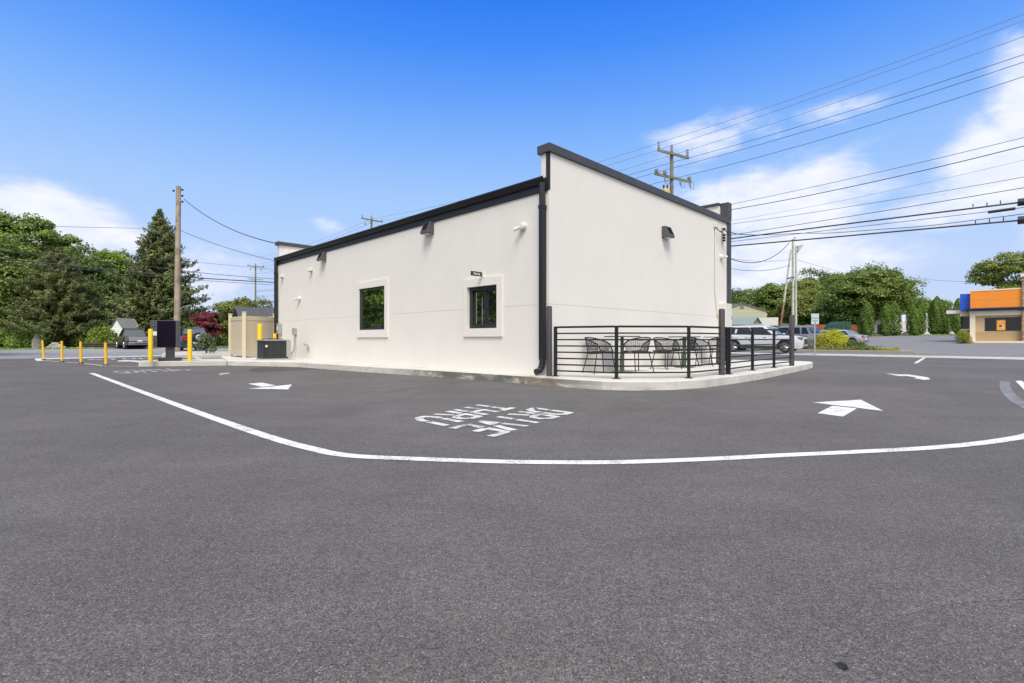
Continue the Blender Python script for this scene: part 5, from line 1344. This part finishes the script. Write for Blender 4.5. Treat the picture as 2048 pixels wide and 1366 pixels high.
# ------------------------------------------------------------------ vehicles (local x forward, origin under the middle)
def vehicle(name, label, cat, loc, rz, L, W, H, kind, paint, clad=True, wr=.35, axles=(.18, .80), group=None, rimm=True):
    t = thing(name, label, cat, loc, rz, group); x = lambda f: (f - .5) * L; hw = W / 2
    ax = [x(axles[0]), x(axles[1])]; ra = wr + .075
    belt = {'suv': 1.02, 'sedan': .92, 'pickup': 1.10}[kind] * (H / {'suv': 1.66, 'sedan': 1.45, 'pickup': 1.85}[kind])
    def arch(cx): return [(cx + ra * math.cos(a), wr + ra * math.sin(a)) for a in np.linspace(math.pi + .25, -.25, 12)]
    if kind == 'suv': topc = [(x(1.0), .50), (x(.995), .72), (x(.965), .90), (x(.90), .97), (x(.74), belt + .03), (x(.70), belt + .05), (x(.06), belt + .06), (x(.015), belt), (x(.0), .80), (x(.0), .45)]
    elif kind == 'sedan': topc = [(x(1.0), .45), (x(.995), .65), (x(.95), .78), (x(.78), .88), (x(.72), belt + .02), (x(.20), belt + .06), (x(.12), belt + .05), (x(.01), belt), (x(0), .7), (x(0), .4)]
    else: topc = [(x(1.0), .55), (x(.998), .95), (x(.97), 1.06), (x(.74), belt), (x(.0), belt), (x(0), .95), (x(0), .6)]
    low = .24 if kind != 'pickup' else .36
    poly = [(x(.02), low + .05)] + arch(ax[0]) + arch(ax[1]) + [(x(.975), low + .02)] + topc
    n = len(poly)
    def yy(px, pz, s):                # plan taper at the ends, tuck under the sill, slight shoulder
        f = abs(px) / (L / 2); k = 1 - .16 * max(0, (f - .72) / .28) ** 2 - (.035 if pz < .4 else 0) - (.03 if pz > belt - .05 else 0)
        return s * hw * k
    def interp_top(xx):
        pts_ = sorted([(p_[0], p_[1]) for p_ in topc[2 if kind != 'pickup' else 1:-2]]); return float(np.interp(xx, [p_[0] for p_ in pts_], [p_[1] for p_ in pts_]))
    def bot(xx):
        z_ = low
        for a_ in ax:
            if abs(xx - a_) < ra: z_ = max(z_, wr + math.sqrt(ra * ra - (xx - a_) ** 2))
        return z_
    xs_ = set(np.linspace(x(.03), x(.97), 30))
    for a_ in ax: xs_ |= {a_ + ra * q for q in (-1.001, -.999, -.93, -.8, -.6, -.3, 0, .3, .6, .8, .93, .999, 1.001)}
    xs_ = sorted(xs_)
    sec = []
    def section(xx, zb0, zt0, k):
        zb0 = min(zb0, zt0 - .12); m1 = max(zb0 + .02, .52 * belt); sh_ = max(zt0 - .09, zb0 + .05); hk = hw * k
        m1 = min(m1, sh_ - .01)
        h_ = [(hk * (.955 if zb0 < .5 else .99), zb0), (hk, m1), (hk * .985, sh_), (hk * .955, zt0 - .025), (hk * .88, zt0), (0, zt0 + .025)]
        return [(xx, -a_, b_) for a_, b_ in h_] + [(xx, a_, b_) for a_, b_ in h_[-2::-1]]
    fr_, rr_ = L / 2, -L / 2
    nose = .62 if kind == 'sedan' else (.97 if kind == 'pickup' else .74)
    tail = .84 * belt if kind != 'pickup' else belt - .02
    def yk(xx): f = abs(xx) / (L / 2); return 1 - .13 * max(0, (f - .70) / .30) ** 2
    sec.append(section(rr_, low + .12, tail, .80)); sec.append(section(rr_ + .03, low + .05, min(tail + .12, belt), .865))
    for xx in xs_:
        sec.append(section(xx, bot(xx), interp_top(xx), yk(xx)))
    zt1 = interp_top(xs_[-1])
    sec.append(section(fr_ - .07, low + .02, zt1 * .985, .875)); sec.append(section(fr_ - .02, low + .06, max(nose, zt1 * .93), .83)); sec.append(section(fr_, low + .14, max(nose * .92, zt1 * .80), .74))
    ns_ = len(sec[0]); mb = MB()
    mb.add([p_ for q_ in sec for p_ in q_], [(i * ns_ + k, i * ns_ + (k + 1) % ns_, (i + 1) * ns_ + (k + 1) % ns_, (i + 1) * ns_ + k) for i in range(len(sec) - 1) for k in range(ns_)] + [tuple(range(ns_))[::-1], tuple(range((len(sec) - 1) * ns_, len(sec) * ns_))])
    mb.build('body', paint, t, smooth=True)
    # cabin
    if kind == 'suv': cb = [x(.03), x(.735)]; ct = [x(.12), x(.545)]
    elif kind == 'sedan': cb = [x(.13), x(.74)]; ct = [x(.30), x(.56)]
    else: cb = [x(.40), x(.76)]; ct = [x(.45), x(.63)]
    zb_, zt_ = belt - .02, H - .05; hb, ht = hw * .93, hw * .72
    md_ = (ct[0] + ct[1]) / 2
    st_ = [(cb[0], zb_ + .01), ((cb[0] + ct[0]) / 2, (zb_ + zt_) / 2), (ct[0], zt_ - .01), (ct[0] + .12, zt_ + .02), (md_ - .3, H - .005), (md_ + .25, H), (ct[1] - .12, H - .015), (ct[1] + .03, zt_ - .012), ((cb[1] + ct[1]) / 2, (zb_ + zt_) / 2), (cb[1], zb_ + .01)]
    sec = []
    for xx, zr_ in st_:
        k = min(1, (zr_ - zb_) / (zt_ - zb_)); yr = hb + (ht - hb) * k
        sec.append([(xx, -hb, zb_ - .06), (xx, -(hb + yr) / 2, (zb_ + min(zr_, zt_)) / 2), (xx, -yr, min(zr_, zt_) - .02 * k), (xx, -yr * .93, zr_ - .005), (xx, -yr * .6, zr_ + .005), (xx, yr * .6, zr_ + .005), (xx, yr * .93, zr_ - .005), (xx, yr, min(zr_, zt_) - .02 * k), (xx, (hb + yr) / 2, (zb_ + min(zr_, zt_)) / 2), (xx, hb, zb_ - .06)])
    ns_ = len(sec[0]); mb = MB()
    mb.add([p_ for q_ in sec for p_ in q_], [(i * ns_ + k, i * ns_ + (k + 1) % ns_, (i + 1) * ns_ + (k + 1) % ns_, (i + 1) * ns_ + k) for i in range(len(sec) - 1) for k in range(ns_)] + [tuple(range(ns_))[::-1], tuple(range((len(sec) - 1) * ns_, len(sec) * ns_))])
    mb.build('cabin', paint, t, smooth=True)
    # glass panels a little proud of the cabin
    def lerp(a_, b_, k): return a_ + (b_ - a_) * k
    def wpt(fx, k, s): # fx 0..1 along, k height 0..1
        xx = lerp(lerp(cb[0], cb[1], fx), lerp(ct[0], ct[1], fx), k * .93); h_ = lerp(hb, ht, k * .93) + .006
        return (xx, s * h_, zb_ + (zt_ - zb_) * k * .93 + .02)
    k0, k1 = .12, .88
    spans = {'suv': ((.07, .22), (.255, .56), (.575, .90)), 'sedan': ((.16, .50), (.54, .86)), 'pickup': ((.08, .40), (.48, .88))}[kind]
    for s in (-1, 1):
        for (f0, f1) in spans:
            q = [wpt(f0, k0, s), wpt(f1, k0, s), wpt(f1 - (.02 if f1 < .8 else .0), k1, s), wpt(f0 + .01, k1, s)]
            q2 = [(a_, b_ - s * .02, c_) for a_, b_, c_ in q]
            MB().add(q + q2, []) if False else None
            mb = MB(); mb.add(q + q2, [(0, 1, 2, 3), (7, 6, 5, 4), (0, 4, 5, 1), (1, 5, 6, 2), (2, 6, 7, 3), (3, 7, 4, 0)]); mb.build('side_window', M['sideglass'], t)
    for (xb, xt, e, nm) in ((cb[1], ct[1], 1, 'windscreen'), (cb[0], ct[0], -1, 'rear_window')):
        a_ = lerp(xb, xt, .10) + e * .02; b_ = lerp(xb, xt, .86) + e * .02; za = zb_ + (zt_ - zb_) * .10; zb2 = zb_ + (zt_ - zb_) * .88
        ha = lerp(hb, ht, .10) * .90; hb2 = lerp(hb, ht, .88) * .90
        if nm == 'rear_window' and kind == 'suv': za = zb_ + (zt_ - zb_) * .3
        q = [(a_, -ha, za), (a_, ha, za), (b_, hb2, zb2), (b_, -hb2, zb2)]; q2 = [(c_[0] - e * .02, c_[1], c_[2]) for c_ in q]
        mb = MB(); mb.add(q + q2, [(0, 1, 2, 3), (7, 6, 5, 4), (0, 4, 5, 1), (1, 5, 6, 2), (2, 6, 7, 3), (3, 7, 4, 0)]); mb.build(nm, M['carglass'], t)
    for a_ in ax:
        MB().box(a_ - ra - .02, a_ + ra + .02, -hw * .80, hw * .80, low + .02, wr + ra + .02).build('wheel_well', M['black'], t)
        for s in (-1, 1): wheel(None, a_, s * (hw - .13), wr, .22, t, rimm, s)
    if clad:
        for s in (-1, 1):
            MB().box(ax[0] + ra - .01, ax[1] - ra + .01, s * (hw - .03), s * (hw + .008), low - .03, low + .17).build('sill_cladding', M['clad'], t, bevel=.01)
            for a_ in ax: MB().tube([Vector((a_ + (ra + .0) * math.cos(q), s * (hw - .045), wr + (ra + .0) * math.sin(q))) for q in np.linspace(-.2, math.pi + .2, 16)], .055, 6).build('arch_cladding', M['clad'], t)
    for s in (-1, 1):
        MB().box(x(1.0) - .34, x(1.0) - .02, s * hw * .54, s * hw * .93, .76 * belt, .76 * belt + .13).build('headlight', M['headlamp'], t, bevel=.015)
        MB().box(x(1.0) - .10, x(1.0) + .006, s * hw * .55, s * hw * .76, .42, .52).build('fog_lamp', M['headlamp'], t, bevel=.01)
        MB().box(x(.0) - .012, x(.0) + .06, s * hw * .56, s * hw * .90, belt - .22, belt - .02 if kind != 'pickup' else belt - .1).build('tail_light', M['red'], t, bevel=.01)
        MB().box(x(.69), x(.715), s * (hw + .0), s * (hw + .17), belt + .02, belt + .15).build('mirror', paint, t, bevel=.02)
        for fx in ((.33, .55) if kind != 'pickup' else (.50,)): MB().box(x(fx), x(fx) + .16, s * (hw - .0), s * (hw + .012), belt - .13, belt - .105).build('door_handle', M['chrome'], t)
    MB().box(x(1.0) - .06, x(1.0) + .012, -hw * .54, hw * .54, .50, .80).build('grille', M['black'], t, bevel=.01)
    MB().box(x(.93), x(1.0) + .01, -hw * .80, hw * .80, low - .0, low + .15).build('front_bumper', M['clad'] if clad else paint, t, bevel=.03)
    MB().box(x(0) - .02, x(.06), -hw * .80, hw * .80, low - .0, low + .22).build('rear_bumper', M['clad'] if clad else M['chrome'], t, bevel=.03)
    MB().box(x(0) - .03, x(0) - .0, -.16, .16, low + .27, low + .40).build('number_plate', M['whitep'], t)
    MB().box(x(.1), x(.9), -hw * .78, hw * .78, low - .04, low + .1).build('underbody', M['black'], t)
    return t
fw, rw = Vector((16.50, 30.15, 0)), Vector((14.45, 31.90, 0))
dr = (fw - rw).normalized(); mid = (fw + rw) / 2
SUVL = 4.65; cen = mid - dr * ((.18 + .80) / 2 - .5) * SUVL
t = vehicle('parked_suv', 'white sport utility vehicle with a green door emblem seen behind the patio railing', 'car', (cen.x, cen.y, .05), math.atan2(dr.y, dr.x), SUVL, 1.84, 1.66, 'suv', M['carwhite'], group='vehicles beyond the street line')
yo = -(1.84 / 2 + .012)
mb = MB(); mb.tube([Vector((-.42 + .13 * math.cos(a), yo, .80 + .13 * math.sin(a))) for a in np.linspace(.6, 5.2, 12)], .018, 5); mb.tube([Vector((-.40 + .07 * math.cos(a), yo, .79 + .07 * math.sin(a))) for a in np.linspace(3.4, 7.4, 10)], .014, 5); mb.build('door_emblem', M['green'], t)
for k, hh in enumerate((.05, .05, .07, .05)): MB().box(.25 + k * .07, .29 + k * .07, yo - .002, yo + .006, .74, .74 + hh).build('door_lettering', M['greyb'], t)
for s in (-1, 1): MB().tube([(-1.35, s * .66, 1.66), (-1.2, s * .66, 1.70), (.1, s * .66, 1.71), (.25, s * .66, 1.66)], .018, 5).build('roof_rail', M['chrome'], t)
p = AT(1573, 37.2, .10); vehicle('parked_suv', 'grey sport utility vehicle with a red tail light behind the white one', 'car', p, R(126), 4.6, 1.85, 1.72, 'suv', M['cargrey'], group='vehicles beyond the street line')
p = at(1640, 50); p.z -= .05; vehicle('parked_sedan', 'dark saloon car between the sign post and the golden shrub', 'car', p, R(128), 4.5, 1.8, 1.42, 'sedan', M['carsilver'], False, .32, group='vehicles beyond the street line', rimm=False)
p = at(1676, 48); p.z -= .05; vehicle('parked_sedan', 'silver blue saloon car behind the golden shrub, tail to the right', 'car', p, R(126), 4.6, 1.8, 1.45, 'sedan', M['carsilver'], False, .32, group='vehicles beyond the street line', rimm=False)
p = at(267, 43.6, 0); PK = vehicle('parked_pickup', 'dark pickup truck in front of the white shed, tailgate toward the road', 'truck', p, R(137), 4.9, 1.9, 1.75, 'pickup', M['cardark'], False, .37, group='vehicles on the gravel')
MB().box(-2.475, -2.455, -.74, .74, .66, 1.04).build('tailgate', M['carsilver'], PK, bevel=.01)  # silver panel paints in the light reflecting off the dark truck's tailgate
p = at(378, 38, 0); JP = vehicle('parked_suv', 'dark blue off-road vehicle with rear spare wheel behind the right yellow bollard', 'car', p, R(135), 3.9, 1.80, 1.70, 'suv', M['carblue'], True, .38, group='vehicles on the gravel')
MB().lathe([(.20, -.12), (.33, -.12), (.35, -.06), (.35, .06), (.33, .10), (.2, .10)], (-2.12, -.12, .98), 20, 'x').build('spare_wheel', M['tyre'], JP, smooth=True)
MB().lathe([(.2, -.015), (.12, -.04), (.1, 0)], (-2.24, -.12, .98), 16, 'x').build('spare_rim', M['rim'], JP)
